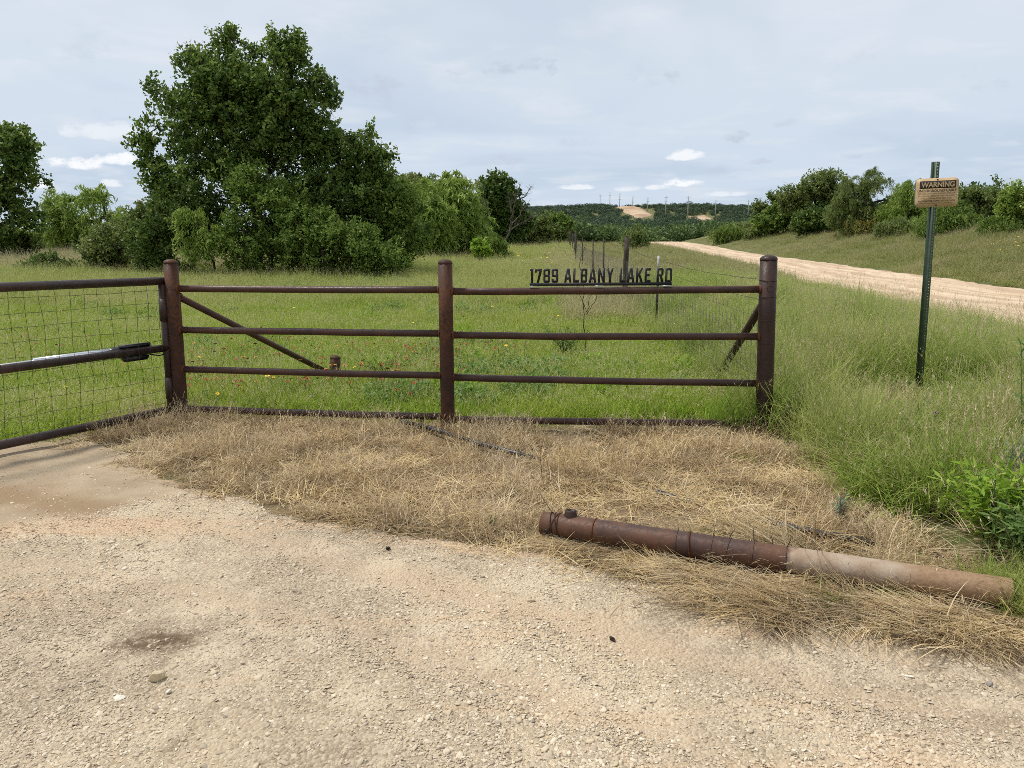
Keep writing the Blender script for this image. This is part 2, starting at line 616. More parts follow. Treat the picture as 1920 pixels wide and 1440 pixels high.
def gravel_mat():
    m, t, out = nt('caliche_gravel'); q = N(t); p = q.pos()
    big = q.noise(.55, p, 4, .55); mid = q.noise(2.3, p, 4, .6); fine = q.noise(55, p, 4, .7)
    col = q.mix(q.mr(big, .40, .60), (.335, .268, .188), (.490, .390, .265))
    col = q.mix(q.mr(mid, .46, .66), col, (.570, .470, .335))
    mpt = q.n('ShaderNodeMapping'); mpt.inputs['Rotation'].default_value = (0, 0, .55); mpt.inputs['Scale'].default_value = (.55, 2.2, 1)
    t.links.new(p, mpt.inputs[0])
    col = q.mix(q.mr(q.noise(.9, mpt.outputs[0], 4, .6, .3), .50, .66, 0., .75), col, (.560, .370, .225))
    vo = q.n('ShaderNodeTexVoronoi'); vo.inputs['Scale'].default_value = 85; vo.inputs['Randomness'].default_value = 1
    mp = q.n('ShaderNodeMapping'); mp.inputs['Scale'].default_value = (1, 1, .2)
    t.links.new(p, mp.inputs[0]); t.links.new(mp.outputs[0], vo.inputs['Vector'])
    wn_ = q.n('ShaderNodeSeparateColor'); t.links.new(vo.outputs['Color'], wn_.inputs[0])
    cell = wn_.outputs[0]
    st = q.math('MULTIPLY', q.mr(cell, .35, .95), q.math('SUBTRACT', 1., q.attr('dirt')))
    col = q.mix(q.math('MULTIPLY', st, .55), col, (.58, .49, .36))
    dk = q.math('MULTIPLY', q.mr(cell, .20, .0), q.math('SUBTRACT', 1., q.attr('dirt')))
    col = q.mix(q.math('MULTIPLY', dk, .45), col, (.20, .155, .11))
    col = q.mix(q.math('MULTIPLY', q.attr('track'), .55), col, q.mix(q.mr(fine, .4, .7), (.500, .370, .250), (.580, .445, .315)))
    dirt = q.mix(q.mr(mid, .35, .65), (.330, .255, .172), (.410, .325, .222))
    dirt = q.mix(q.mr(fine, .5, .75, 0., .3), dirt, (.30, .21, .13))
    col = q.mix(q.attr('dirt'), col, dirt)
    col = q.mix(q.math('MULTIPLY', q.attr('brown'), .8), col, (.270, .180, .105))
    col = q.mix(q.math('MULTIPLY', q.math('MULTIPLY', q.attr('stain'), q.mr(q.noise(22, p, 4, .7), .30, .55)), .9), col, (.120, .078, .045))
    h = q.math('ADD', q.math('MULTIPLY', q.math('SUBTRACT', 1., vo.outputs['Distance']), q.math('SUBTRACT', 1., q.math('MULTIPLY', q.attr('dirt'), .85))), q.math('MULTIPLY', fine, .7))
    q.bsdf(out, col, .95, 0, .15, q.bump(h, .75, .012))
    return m


def road_mat():
    m, t, out = nt('caliche_road'); q = N(t); p = q.pos()
    u = q.attr('u')                      # -1..1 across the road
    w = q.math('ADD', q.math('MULTIPLY', u, 4.6), q.math('MULTIPLY', q.noise(.10, p, 4, .6), 5.))
    cmb = q.n('ShaderNodeCombineXYZ'); t.links.new(w, cmb.inputs[0])
    t.links.new(q.math('MULTIPLY', q.attr('w'), .06), cmb.inputs[1])
    tr = q.noise(1.2, cmb.outputs[0], 4, .6)
    col = q.mix(q.mr(tr, .35, .65), (.450, .325, .215), (.640, .505, .360))
    col = q.mix(q.mr(q.noise(.6, p, 5, .6), .5, .7, 0., .5), col, (.50, .36, .22))
    col = q.mix(q.mr(q.noise(14, p, 4, .7), .55, .75, 0., .35), col, (.36, .27, .18))
    ed = q.mr(q.math('ABSOLUTE', u), .80, 1., 0., .55)
    col = q.mix(ed, col, (.36, .25, .15))
    q.bsdf(out, col, .95, 0, .15, q.bump(q.noise(18, p, 5, .7), .5, .03))
    return m


M['ground'] = ground_mat(); M['gravel'] = gravel_mat(); M['road'] = road_mat()


def stone_mat(name, cols):
    m, t, out = nt(name); q = N(t); oi = q.n('ShaderNodeObjectInfo')
    k = len(cols)
    c = q.ramp(oi.outputs['Random'], [(i / (k - 1), x) for i, x in enumerate(cols)])
    c = q.mix(q.mr(q.noise(60, q.pos(), 4, .6), .4, .7, 0., .4), c, (.50, .385, .255))
    if name == 'gravel_stones':
        mpt = q.n('ShaderNodeMapping'); mpt.inputs['Rotation'].default_value = (0, 0, .55); mpt.inputs['Scale'].default_value = (.55, 2.2, 1)
        t.links.new(oi.outputs['Location'], mpt.inputs[0])
        c = q.mix(q.mr(q.noise(.9, mpt.outputs[0], 4, .6, .3), .50, .66, 0., .5), c, (.56, .40, .255))
        c = q.mix(q.mr(q.noise(.55, oi.outputs['Location'], 4, .55), .58, .40, 0., .45), c, (.42, .35, .26))
    q.bsdf(out, c, .9, 0, .2)
    return m


M['stone'] = stone_mat('gravel_stones', [(.53, .425, .295), (.65, .54, .39), (.42, .34, .25), (.73, .635, .49), (.53, .425, .295), (.67, .56, .405), (.29, .245, .20), (.56, .45, .31), (.78, .70, .565), (.47, .38, .275)])


# ------------------------------------------------------------------ setting: ground
def axis(breaks):
    out = []
    for a, b, s in breaks:
        out.append(np.arange(a, b, s))
    return np.unique(np.concatenate(out + [[breaks[-1][1]]]))


gx = axis([(-1600, -400, 60), (-400, -80, 12), (-80, -20, 2), (-20, 30, .45), (30, 90, 1.6), (90, 400, 9), (400, 1600, 60)])
gy = axis([(-80, -4, 6), (-4, 20, .35), (20, 60, .7), (60, 150, 2), (150, 420, 8), (420, 900, 14), (900, 1600, 50)])
GX, GY = np.meshgrid(gx, gy, indexing='ij')
# the strip of dead grass between drive and fence, outlined on the ground
DRY_PX = [(60, 815), (330, 775), (840, 800), (1300, 808), (1480, 815), (1560, 850), (1640, 905), (1720, 985), (1790, 1050), (1960, 1120),
          (2200, 1260), (1920, 1215), (1700, 1190), (1400, 1150), (1150, 1090), (960, 1035), (700, 1000), (450, 955), (335, 905), (225, 860)]
DRY = [gp(*p)[:2] for p in DRY_PX]
EDGE_PX = [(-900, 690), (0, 796), (130, 806), (225, 862), (335, 908), (450, 958), (700, 1003), (960, 1040), (1150, 1092), (1400, 1152), (1700, 1192), (1920, 1217), (2600, 1290)]
DRIVE = [gp(*p)[:2] for p in EDGE_PX] + [np.array([9, -9]), np.array([-16, -9]), np.array([-16, 9])]
dryv = sstep(polydist(GX, GY, DRY) + (fbm(GX * 1.5, GY * 1.5, 4) - .5) * .8, -.35, .25)
dryv = np.maximum(dryv, sstep(-GY, -3.4, -2.6))
nx, ny = GX.shape
GZ = terrain(GX, GY) - .07 * sstep(polydist(GX, GY, DRIVE), .05, .45)
ii, jj = np.meshgrid(np.arange(nx - 1), np.arange(ny - 1), indexing='ij')
q0 = (ii * ny + jj).ravel()
gf = np.stack([q0, q0 + ny, q0 + ny + 1, q0 + 1], 1)
gm = newmesh('ground', np.stack([GX.ravel(), GY.ravel(), GZ.ravel()], 1), [gf], M['ground'], {'dry': ('POINT', dryv.ravel())}, True)
tag(link('ground', gm), kind='structure')

# gravel drive: a finely modelled sheet that dips under the soil along a ragged edge
dx = np.arange(-8.4, 6.4, .022); dy = np.arange(.3, 8.2, .022)
DX, DY = np.meshgrid(dx, dy, indexing='ij')
sd = polydist(DX, DY, DRIVE) + (fbm(DX * 3, DY * 3, 2, 5) - .5) * .34
dirtp = [gp(*p)[:2] for p in [(-700, 800), (0, 806), (140, 812), (240, 850), (345, 905), (330, 935), (190, 962), (-60, 1000), (-900, 1120)]]
dirt = sstep(polydist(DX, DY, dirtp) + (fbm(DX * 2.2, DY * 2.2, 8) - .5) * .35, -.06, .12)
brownp = [gp(*p)[:2] for p in [(-300, 905), (60, 920), (200, 942), (300, 925), (330, 938), (190, 968), (60, 965), (-300, 960)]]
brown = sstep(polydist(DX, DY, brownp) + (fbm(DX * 3, DY * 3, 12) - .5) * .4, -.12, .16)
sc = gp(280, 1205)[:2]
stain = sstep(.20 - np.hypot((DX - sc[0]) * .75, (DY - sc[1])) + (fbm(DX * 9, DY * 9, 14) - .5) * .3, .0, .15)
sc2 = gp(330, 1400)[:2]
stain = np.maximum(stain, .6 * sstep(.09 - np.hypot(DX - sc2[0], DY - sc2[1]) + (fbm(DX * 9, DY * 9, 15) - .5) * .16, .0, .1))
sc3 = gp(1890, 1345)[:2]
stain = np.maximum(stain, .45 * sstep(.12 - np.hypot((DX - sc3[0]) * .6, DY - sc3[1]) + (fbm(DX * 9, DY * 9, 16) - .5) * .2, .0, .12))
def band(pts, wd):
    P_ = np.array([gp(*q)[:2] for q in pts]); d_ = np.full(DX.shape, 1e9)
    for (ax, ay), (bx, by) in zip(P_[:-1], P_[1:]):
        ex, ey = bx - ax, by - ay
        t_ = np.clip(((DX - ax) * ex + (DY - ay) * ey) / (ex * ex + ey * ey), 0, 1)
        d_ = np.minimum(d_, np.hypot(DX - ax - t_ * ex, DY - ay - t_ * ey))
    return sstep(wd - d_ + (fbm(DX * 2.5, DY * 2.5, 24) - .5) * wd * 1.6, -.04, .16)


track = np.maximum(band([(380, 985), (640, 1065), (880, 1120), (1150, 1195), (1450, 1270), (1960, 1370)], .16), .8 * band([(-200, 1040), (200, 1075), (520, 1150), (900, 1270), (1300, 1400)], .12))
track = np.maximum(track, .8 * band([(1250, 1130), (1500, 1200), (1800, 1270), (2100, 1330)], .08)) * (1 - dirt)
DZ = terrain(DX, DY) + .012 - .07 * sstep(-sd, 0, .22)
DZ += (fbm(DX * 1.2, DY * 1.2, 21) - .5) * .05 * sstep(sd, 0, .4) + (fbm(DX * 14, DY * 14, 22, 3) - .5) * .012 * (1 - .6 * dirt)
DZ -= .010 * track
DZ += sstep(sd, 0, .5) * .012 * np.sin(DX * 2.1 + DY * .7)
mask = sd > -.25
nx, ny = DX.shape
ii, jj = np.meshgrid(np.arange(nx - 1), np.arange(ny - 1), indexing='ij')
keep = (mask[:-1, :-1] & mask[1:, :-1] & mask[:-1, 1:] & mask[1:, 1:]).ravel()
q0 = (ii * ny + jj).ravel()[keep]
df = np.stack([q0, q0 + ny, q0 + ny + 1, q0 + 1], 1)
used, inv = np.unique(df, return_inverse=True)
dm = newmesh('gravel_drive', np.stack([DX.ravel(), DY.ravel(), DZ.ravel()], 1)[used], [inv.reshape(-1, 4)], M['gravel'],
             {'dirt': ('POINT', dirt.ravel()[used]), 'brown': ('POINT', brown.ravel()[used]), 'track': ('POINT', track.ravel()[used]), 'stain': ('POINT', stain.ravel()[used])}, True)
tag(link('gravel_drive', dm), kind='structure')


def drive_z(x, y):
    i = np.clip(((x - dx[0]) / .022).astype(int), 0, len(dx) - 1)
    j = np.clip(((y - dy[0]) / .022).astype(int), 0, len(dy) - 1)
    return DZ[i, j], sd[i, j], dirt[i, j]


# dirt road: a sheet with a slightly crowned surface and a ragged edge
ry = axis([(-40, 60, .5), (60, 150, 1.2)])
us = np.linspace(-1, 1, 27)
RY, US = np.meshgrid(ry, us, indexing='ij')
wob = 1 + (fbm(RY * .7, US * 0 + 3, 31) - .5) * .34
RX = road_c(RY) + US * RW * wob
RZ = road_z(RY) + .05 - .06 * US ** 2 - .10 * sstep(np.abs(US), .93, 1) + (fbm(US * 9, RY * .15, 33) - .5) * .08
nx, ny = RX.shape
ii, jj = np.meshgrid(np.arange(nx - 1), np.arange(ny - 1), indexing='ij')
q0 = (ii * ny + jj).ravel()
rm = newmesh('dirt_road', np.stack([RX.ravel(), RY.ravel(), RZ.ravel()], 1), [np.stack([q0, q0 + 1, q0 + ny + 1, q0 + ny], 1)], M['road'],
             {'u': ('POINT', US.ravel()), 'w': ('POINT', RY.ravel())}, True)
tag(link('dirt_road', rm), kind='structure')

# ------------------------------------------------------------------ pipe fence
def onz(px, py, Y):
    return at(px, py, Y)


fl = gp(341, 788); fm = gp(840, 808); fr = gp(1431, 812)
YL, YM, YR = fl[1], fm[1], fr[1]


def lerp(a, b, t):
    return a + (b - a) * t


def make_post(parent, base, top, r, mat, n=20):
    ax = unit(top - base)
    rim = top - ax * r * .55
    p = part('post', tube(np.stack([base - ax * .25, base, lerp(base, rim, .33), lerp(base, rim, .66), rim]), r, n), mat, parent)
    part('cap', dome(rim, ax, r, r * .55, n), mat, p)
    return p, ax


fence = thing('pipe_fence', 'rusty brown pipe fence of three capped posts and four rails', 'fence', (fm[0], fm[1], 0))
tl, tm, tr_ = at(319.5, 486, YL), at(834.5, 486, YM), at(1441.5, 478, YR)
pl, axl = make_post(fence, fl, tl, .062, M['post'])
pm, axm = make_post(fence, fm, tm, .0605, M['post'])
pr, axr = make_post(fence, fr, tr_, .070, M['post2'])
RAILS = [((336, 540), (825, 543)), ((343, 617), (828, 625)), ((348, 691), (832, 704)), ((352, 765), (833, 781))]
RAILS2 = [((848, 545), (1427, 542)), ((850, 627), (1424, 631)), ((852, 706), (1421, 719)), ((853, 785), (1417, 794))]


def atpost(base, top, py):
    """point on a post's axis at a photo height"""
    lo, hi = 0.0, 1.0
    for _ in range(40):
        k = (lo + hi) / 2
        p = lerp(base, top, k)
        d = p - np.array([0, 0, CAMH])
        cp, sp = math.cos(PITCH), math.sin(PITCH)
        fwd = d[1] * cp - d[2] * sp
        up = d[1] * sp + d[2] * cp
        y = 720 - FPX * up / fwd
        if y > py: lo = k
        else: hi = k
    return lerp(base, top, lo)


def weld(p, d, r, parent):
    a = unit(d)
    P = np.stack([p - a * .007, p - a * .003, p + a * .003, p + a * .010])
    part('weld', tube(P, [r + .010, r + .011, r + .008, r + .001], 14, False), M['weld'], parent)


for (a, b), (ba, ta), (bb, tb), r1, r2 in [(RAILS[i], (fl, tl), (fm, tm), .062, .0605) for i in range(4)] + [(RAILS2[i], (fm, tm), (fr, tr_), .0605, .070) for i in range(4)]:
    A, B = atpost(ba, ta, a[1] + 1), atpost(bb, tb, b[1])
    d = unit(B - A)
    rr = .0305
    n = 7
    pts = np.stack([lerp(A, B, t) for t in np.linspace(0, 1, n)])
    pts[1:-1, 2] += rng.normal(0, .0022, n - 2) - .004 * np.sin(np.linspace(0, np.pi, n))[1:-1]
    part('rail', tube(pts, rr, 16), M['rail'], fence)
    weld(A + d * (r1 - .003), d, rr, fence)
    weld(B - d * (r2 - .003), -d, rr, fence)
# left brace down to a short stub post behind the fence
sb = np.array([at(628, 700, 8.75)[0], 8.75, terrain(at(628, 700, 8.75)[0], 8.75)])
st = at(628.5, 666, 8.75)
A = atpost(fl, tl, 551)
B = np.array([sb[0] - .02, sb[1], sb[2] + .10])
part('brace', tube(np.stack([A, lerp(A, B, .5), B]), .0305, 16), M['rail'], fence)
weld(A + unit(B - A) * .075, B - A, .031, fence)
make_post(fence, sb, st, .060, M['post'], 18)
A = atpost(fr, tr_, 556)
B = at(1340, 705, 9.0); B[2] = terrain(B[0], B[1]) - .03
part('brace', tube(np.stack([A, lerp(A, B, .5), B]), .036, 16), M['post2'], fence)

# wires wrapped round the corner post
for i, py in enumerate([526, 556, 601, 643, 677, 711, 738, 768]):
    c = atpost(fr, tr_, py)
    ang = np.linspace(0, 2 * np.pi, 25)
    tilt = rng.normal(0, .10)
    P = np.stack([c[0] + .0722 * np.cos(ang), c[1] + .0722 * np.sin(ang), c[2] + .05 * np.sin(ang + tilt * 9) * tilt + (.004 if i % 2 else -.004) * np.cos(ang)], 1)
    part('wire_wrap', tube(P, .0017 if i > 1 else .0024, 5, False), M['wire'], fence)
# cut-out scar on the corner post
c = atpost(fr, tr_, 541); ang = np.linspace(.2, 2 * np.pi - 1.2, 14)
P = np.stack([c[0] + .026 * np.cos(ang + .8), c[1] - np.sqrt(.0705 ** 2 - (.026 * np.cos(ang + .8)) ** 2), c[2] + .026 * np.sin(ang + .8)], 1)
part('weld', tube(P, .003, 5), M['weld'], fence)

# ------------------------------------------------------------------ address sign on the top rail
GL = {
    '1': (2.3, [[(.8, 0), (2.2, 0), (2.2, 7), (.5, 7), (.1, 6.6), (.1, 5.8), (.8, 5.8)]]),
    '7': (4.0, [[(0, 7), (4, 7), (4, 5.5), (2.3, 0), (.9, 0), (2.55, 5.7), (1.0, 5.7), (1.0, 5.0), (0, 5.0)]]),
    '8': (4.0, [[(.7, 0), (3.3, 0), (4, .7), (4, 3.1), (3.6, 3.5), (4, 3.9), (4, 6.3), (3.3, 7), (.7, 7), (0, 6.3), (0, 3.9), (.4, 3.5), (0, 3.1), (0, .7)],
                [(1.3, 1.2), (2.7, 1.2), (2.7, 2.95), (1.3, 2.95)], [(1.3, 4.1), (2.7, 4.1), (2.7, 5.8), (1.3, 5.8)]]),
    '9': (4.0, [[(.7, 0), (3.3, 0), (4, .7), (4, 6.3), (3.3, 7), (.7, 7), (0, 6.3), (0, 3.5), (.7, 2.8), (2.7, 2.8), (2.7, 1.2), (1.3, 1.2), (1.3, 2.0), (0, 2.0), (0, .7)],
                [(1.3, 4.0), (2.7, 4.0), (2.7, 5.8), (1.3, 5.8)]]),
    'A': (4.4, [[(0, 0), (1.3, 0), (1.55, 1.5), (2.85, 1.5), (3.1, 0), (4.4, 0), (3.15, 7), (1.25, 7)], [(1.75, 2.7), (2.65, 2.7), (2.2, 5.5)]]),
    'L': (3.5, [[(0, 0), (3.5, 0), (3.5, 1.9), (2.9, 1.3), (1.35, 1.3), (1.35, 7), (0, 7)]]),
    'B': (4.0, [[(0, 0), (3.3, 0), (4, .7), (4, 3.1), (3.6, 3.5), (4, 3.9), (4, 6.3), (3.3, 7), (0, 7)],
                [(1.3, 1.2), (2.7, 1.2), (2.7, 2.95), (1.3, 2.95)], [(1.3, 4.1), (2.7, 4.1), (2.7, 5.8), (1.3, 5.8)]]),
    'N': (4.2, [[(0, 0), (1.25, 0), (1.25, 4.2), (2.95, 0), (4.2, 0), (4.2, 7), (2.95, 7), (2.95, 2.8), (1.25, 7), (0, 7)]]),
    'Y': (4.2, [[(1.45, 0), (2.8, 0), (2.8, 2.8), (4.2, 7), (2.85, 7), (2.1, 4.4), (1.35, 7), (0, 7), (1.45, 2.8)]]),
    'K': (4.2, [[(0, 0), (1.3, 0), (1.3, 2.2), (1.65, 2.9), (2.8, 0), (4.2, 0), (2.5, 4.0), (4.1, 7), (2.7, 7), (1.3, 4.3), (1.3, 7), (0, 7)]]),
    'E': (3.6, [[(0, 0), (3.6, 0), (3.6, 1.25), (1.3, 1.25), (1.3, 2.95), (3.0, 2.95), (3.0, 4.1), (1.3, 4.1), (1.3, 5.75), (3.6, 5.75), (3.6, 7), (0, 7)]]),
    'R': (4.1, [[(0, 0), (1.3, 0), (1.3, 2.8), (1.9, 2.8), (2.75, 0), (4.1, 0), (3.2, 3.0), (4, 3.7), (4, 6.3), (3.3, 7), (0, 7)],
                [(1.3, 4.0), (2.7, 4.0), (2.7, 5.8), (1.3, 5.8)]]),
    'D': (4.0, [[(0, 0), (3.3, 0), (4, .7), (4, 6.3), (3.3, 7), (0, 7)], [(1.3, 1.2), (2.7, 1.2), (2.7, 5.8), (1.3, 5.8)]]),
}


def glyph(ch, th):
    bm = bmesh.new()
    es = []
    for lp in GL[ch][1]:
        vs = [bm.verts.new((x, 0, y)) for x, y in lp]
        for i in range(len(vs)):
            es.append(bm.edges.new((vs[i], vs[(i + 1) % len(vs)])))
    bmesh.ops.triangle_fill(bm, use_beauty=True, edges=es, normal=(0, -1, 0))
    r = bmesh.ops.extrude_face_region(bm, geom=bm.faces[:])
    for v in r['geom']:
        if isinstance(v, bmesh.types.BMVert):
            v.co.y += th
    bmesh.ops.recalc_face_normals(bm, faces=bm.faces[:])
    V = np.array([v.co[:] for v in bm.verts]); bm.verts.index_update()
    F = {}
    for f in bm.faces:
        F.setdefault(len(f.verts), []).append([v.index for v in f.verts])
    bm.free()
    return V, [np.array(v) for v in F.values()]


RA, RB = atpost(fm, tm, 545), atpost(fr, tr_, 542)


def on_rail(px, lift):
    """point above the top right rail, at a photo column"""
    lo, hi = 0., 1.
    for _ in range(40):
        k = (lo + hi) / 2
        p = lerp(RA, RB, k)
        x = 960 + FPX * p[0] / (p[1] * math.cos(PITCH) - (p[2] - CAMH) * math.sin(PITCH))
        if x < px: lo = k
        else: hi = k
    return lerp(RA, RB, lo) + np.array([0, 0, lift])


SA, SB = on_rail(993, .0305), on_rail(1259, .0305)
sdir = unit(SB - SA); slen = np.linalg.norm(SB - SA)
addr = thing('address_sign', 'black cut metal address sign reading 1789 ALBANY LAKE RD on the top rail', 'address sign', SA)
rot = np.stack([sdir, unit(np.cross([0, 0, 1], sdir)), np.array([0, 0, 1.])], 1)
mid = (SA + SB) / 2
part('base_strip', box(mid + [0, 0, .018], (slen, .006, .026), rot), M['letter'], addr, False)
for t in (.028, .488, .965):
    part('mounting_tab', box(lerp(SA, SB, t) + [0, -.012, .0035], (.075, .022, .005), rot), M['tab'], addr, False)
text = '1789 ALBANY LAKE RD'
adv = sum((GL[c][0] + .95) if c != ' ' else 2.6 for c in text) - .95
u = slen / adv
hgt = .118 / 7
x = 0.
for c in text:
    if c == ' ':
        x += 2.6; continue
    V, F = glyph(c, .0062)
    V = V * np.array([u, 1, hgt])
    V = V + np.array([x * u, -.0031, .0305])
    part('letter', (SA + V @ rot.T, F), M['letter'], addr, False)
    x += GL[c][0] + .95

# ------------------------------------------------------------------ gate
gA = at(303, 525, YL - .02); gAb = at(322, 766, YL - .02)     # hinge end, top and bottom
YG = 5.75
gB = at(0, 541, YG); gBb = at(0, 829, YG)
gd = unit((gB - gA) * [1, 1, 0])
GLEN = 3.7
gate = thing('pipe_gate', 'brown pipe gate with square wire mesh, hinged to the left fence post', 'gate', (gAb[0], gAb[1], 0))
ztop, zbot = (gA[2] + gB[2]) / 2, (gAb[2] + gBb[2]) / 2
zmid = at(303, 652, YL - .02)[2]
hx = np.array([gA[0], gA[1], 0])


def gpt(s, z):
    return hx + gd * s + [0, 0, z]


part('top_rail', tube(np.stack([gpt(-.035, ztop), gpt(GLEN / 2, ztop), gpt(GLEN, ztop)]), .036, 16), M['gate'], gate)
part('middle_rail', tube(np.stack([gpt(.0, zmid), gpt(GLEN / 2, zmid - .01), gpt(GLEN, zmid)]), .0345, 16), M['gate'], gate)
part('bottom_rail', tube(np.stack([gpt(-.035, zbot), gpt(GLEN / 2, zbot - .005), gpt(GLEN, zbot)]), .036, 16), M['gate'], gate)
part('stile', tube(np.stack([gpt(.0, zbot + .03), gpt(0, ztop - .03)]), .034, 16), M['gate'], gate)
part('stile', tube(np.stack([gpt(GLEN, zbot), gpt(GLEN, ztop)]), .034, 16), M['gate'], gate)
part('sleeve', tube(np.stack([gpt(0, ztop - .36), gpt(0, ztop - .16)]), .040, 16), M['gate'], gate)
part('sleeve', tube(np.stack([gpt(0, zbot + .10), gpt(0, zbot + .30)]), .040, 16), M['gate'], gate)
for zz_ in (ztop - .27, zbot + .24):
    q1 = gpt(0, zz_); q2 = atpost(fl, tl, 640); q2 = np.array([lerp(fl, tl, zz_ / tl[2])[0], lerp(fl, tl, zz_ / tl[2])[1], zz_])
    dd = unit((q2 - q1) * [1, 1, 0])
    part('hinge', box((q1 + q2) / 2, (np.linalg.norm(q2 - q1), .022, .085), np.stack([dd, np.cross([0, 0, 1], dd), [0, 0, 1.]], 1), .004), M['post'], gate)
gn = unit(np.cross([0, 0, 1.], gd))
if gn[1] > 0: gn = -gn                                  # towards the camera
for i in range(32):
    s = .115 * (i + 1) - .04
    if s > GLEN - .05: break
    zs = np.linspace(zbot + .03, ztop - .02, 13)
    wv = .006 * np.sin(zs * 9 + i) * (1 if i % 3 else 2) + rng.normal(0, .0025, 13)
    kink = .02 * np.exp(-((zs - zmid + .2) / .10) ** 2) * (1 if 2 <= i <= 9 else .2)
    P = np.stack([gpt(s + wv[k] - kink[k], zs[k]) + gn * .040 for k in range(13)])
    part('mesh_wire', tube(P, .0016, 5, False), M['gwire'], gate)
zs = np.linspace(zbot + .08, ztop - .08, 10)
for k, z in enumerate(zs):
    ss = np.linspace(-.03, GLEN, 40)
    P = np.stack([gpt(s, z + .006 * math.sin(s * 3.1 + k * 1.7) + rng.normal(0, .002)) + gn * .044 for s in ss])
    part('mesh_wire', tube(P, .0016, 5, False), M['gwire'], gate)

# gate opener behind the middle rail
op = thing('gate_opener', 'black and silver gate opener arm behind the middle gate rail', 'gate opener', gpt(.3, zmid))
part('arm_tube', tube(np.stack([gpt(.42, zmid + .020) - gn * .055, gpt(1.15, zmid + .012) - gn * .062]), .028, 14), M['chrome'], op)
part('arm_sleeve', tube(np.stack([gpt(.95, zmid + .006) - gn * .062, gpt(1.7, zmid - .004) - gn * .066]), .024, 14), M['tab'], op)
prof = [(.10, .020), (.13, .034), (.20, .052), (.42, .054), (.50, .045), (.54, .032)]
hsp = np.stack([gpt(s, zmid + .004) - gn * .05 for s, _ in prof])
part('housing', tube(hsp, [r for _, r in prof], 14), M['black'], op)
part('motor_box', box(gpt(.30, zmid - .055) - gn * .03, (.24, .07, .055), np.stack([gd, gn, [0, 0, 1.]], 1), .014), M['black'], op)
part('top_cover', box(gpt(.30, zmid + .050) - gn * .03, (.30, .062, .030), np.stack([gd, gn, [0, 0, 1.]], 1), .011), M['black'], op)
part('cable', tube(np.stack([gpt(.16, zmid - .045) - gn * .03, gpt(.08, zmid - .062), gpt(.0, zmid - .06) - gn * .035]), .006, 8), M['black'], op)
for dz_ in (.0, .022, .045):
    pz = lerp(fl, tl, (zmid + dz_) / tl[2])
    part('bracket_bolt', tube(np.stack([gpt(-.005, zmid + dz_) - gn * .01, pz - gn * .02]), .008, 8), M['chrome'], op)

# ------------------------------------------------------------------ warning sign and its post
YS = 6.9
wb = at(1727, 735, YS); wb[2] = terrain(wb[0], wb[1])
w1, w2 = at(1727.5, 724, YS), at(1759.5, 303, YS)
wax = unit(w2 - w1)
wb = w1 - wax * ((w1[2] - wb[2]) / wax[2])
ya = R(-20)
fr_ = np.array([math.sin(ya) * -1, -math.cos(ya), 0]); fr_ = unit(fr_ - wax * np.dot(fr_, wax))     # facing direction
side = unit(np.cross(fr_, wax)) * -1
if side[0] < 0: side = -side
warn = thing('warning_sign', 'tan WARNING underground cable plate on a leaning green channel post', 'sign', wb)
plen = np.linalg.norm(w2 - wb)


def sp(a, b, h):
    """a to the right, b towards the viewer, h along the post"""
    return wb + side * a + fr_ * b + wax * h


pitch_h = .0268
wv_, wf_ = [], []
hw, hr = .0185, .0078
nh = int(plen / pitch_h)
angs = np.linspace(0, 2 * np.pi, 9)[:-1] + np.pi / 8
parts_ = []
sq = np.array([[1, .414], [.414, 1], [-.414, 1], [-1, .414], [-1, -.414], [-.414, -1], [.414, -1], [1, -.414]])
for i in range(nh):
    c = plen - (i + .5) * pitch_h
    o = np.stack([sp(a * hw, .0, c + b * pitch_h / 2) for a, b in sq])
    n_ = np.stack([sp(math.cos(t) * hr, .0, c + math.sin(t) * hr) for t in angs])
    V = np.concatenate([o, n_, np.stack([sp(a * hw, 0, c + b * pitch_h / 2) for a, b in ((1, 1), (-1, 1), (-1, -1), (1, -1))])])
    k = np.arange(8)
    F = [np.stack([k, (k + 1) % 8, 8 + (k + 1) % 8, 8 + k], 1), np.array([[0, 16, 1], [2, 17, 3], [4, 18, 5], [6, 19, 7]])]
    parts_.append((V, F))
for sgn in (-1, 1):      # side walls and flanges of the channel
    prof = [(sgn * .0185, 0), (sgn * .030, -.024), (sgn * .046, -.026), (sgn * .046, -.030), (sgn * .027, -.028), (sgn * .0155, -.004)]
    V = np.stack([sp(a, b, h) for h in (0, plen) for a, b in prof])
    k = np.arange(5)
    F = [np.stack([k, k + 1, k + 7, k + 6], 1), np.array([[0, 5, 4, 1], [1, 4, 3, 2], [6, 7, 10, 11], [7, 8, 9, 10]])]
    parts_.append((V, F))
parts_.append((np.stack([sp(-.0185, 0, -.2), sp(.0185, 0, -.2), sp(.0185, 0, plen - nh * pitch_h), sp(-.0185, 0, plen - nh * pitch_h)]), [np.array([[0, 1, 2, 3]])]))
part('channel_post', join(parts_), M['green_paint'], warn, False)
# plate: rounded rectangle, facing a little to the left
pc = at(1756.5, 361, YS - .035)
hc = np.dot(pc - wb, wax)
pa = float(np.dot(pc - wb, side))
ya2 = R(-14)
nrm = np.array([-math.sin(-ya2) * 1.0, -math.cos(ya2), 0.0]); nrm = unit(nrm - wax * np.dot(nrm, wax) * .9)
pright = unit(np.cross(wax, nrm))
if pright[0] < 0: pright = -pright
pright = unit(pright + np.array([0, 0, .01]))
pup = unit(np.cross(nrm, pright))
if pup[2] < 0: pup = -pup
PW, PH = .337, .245


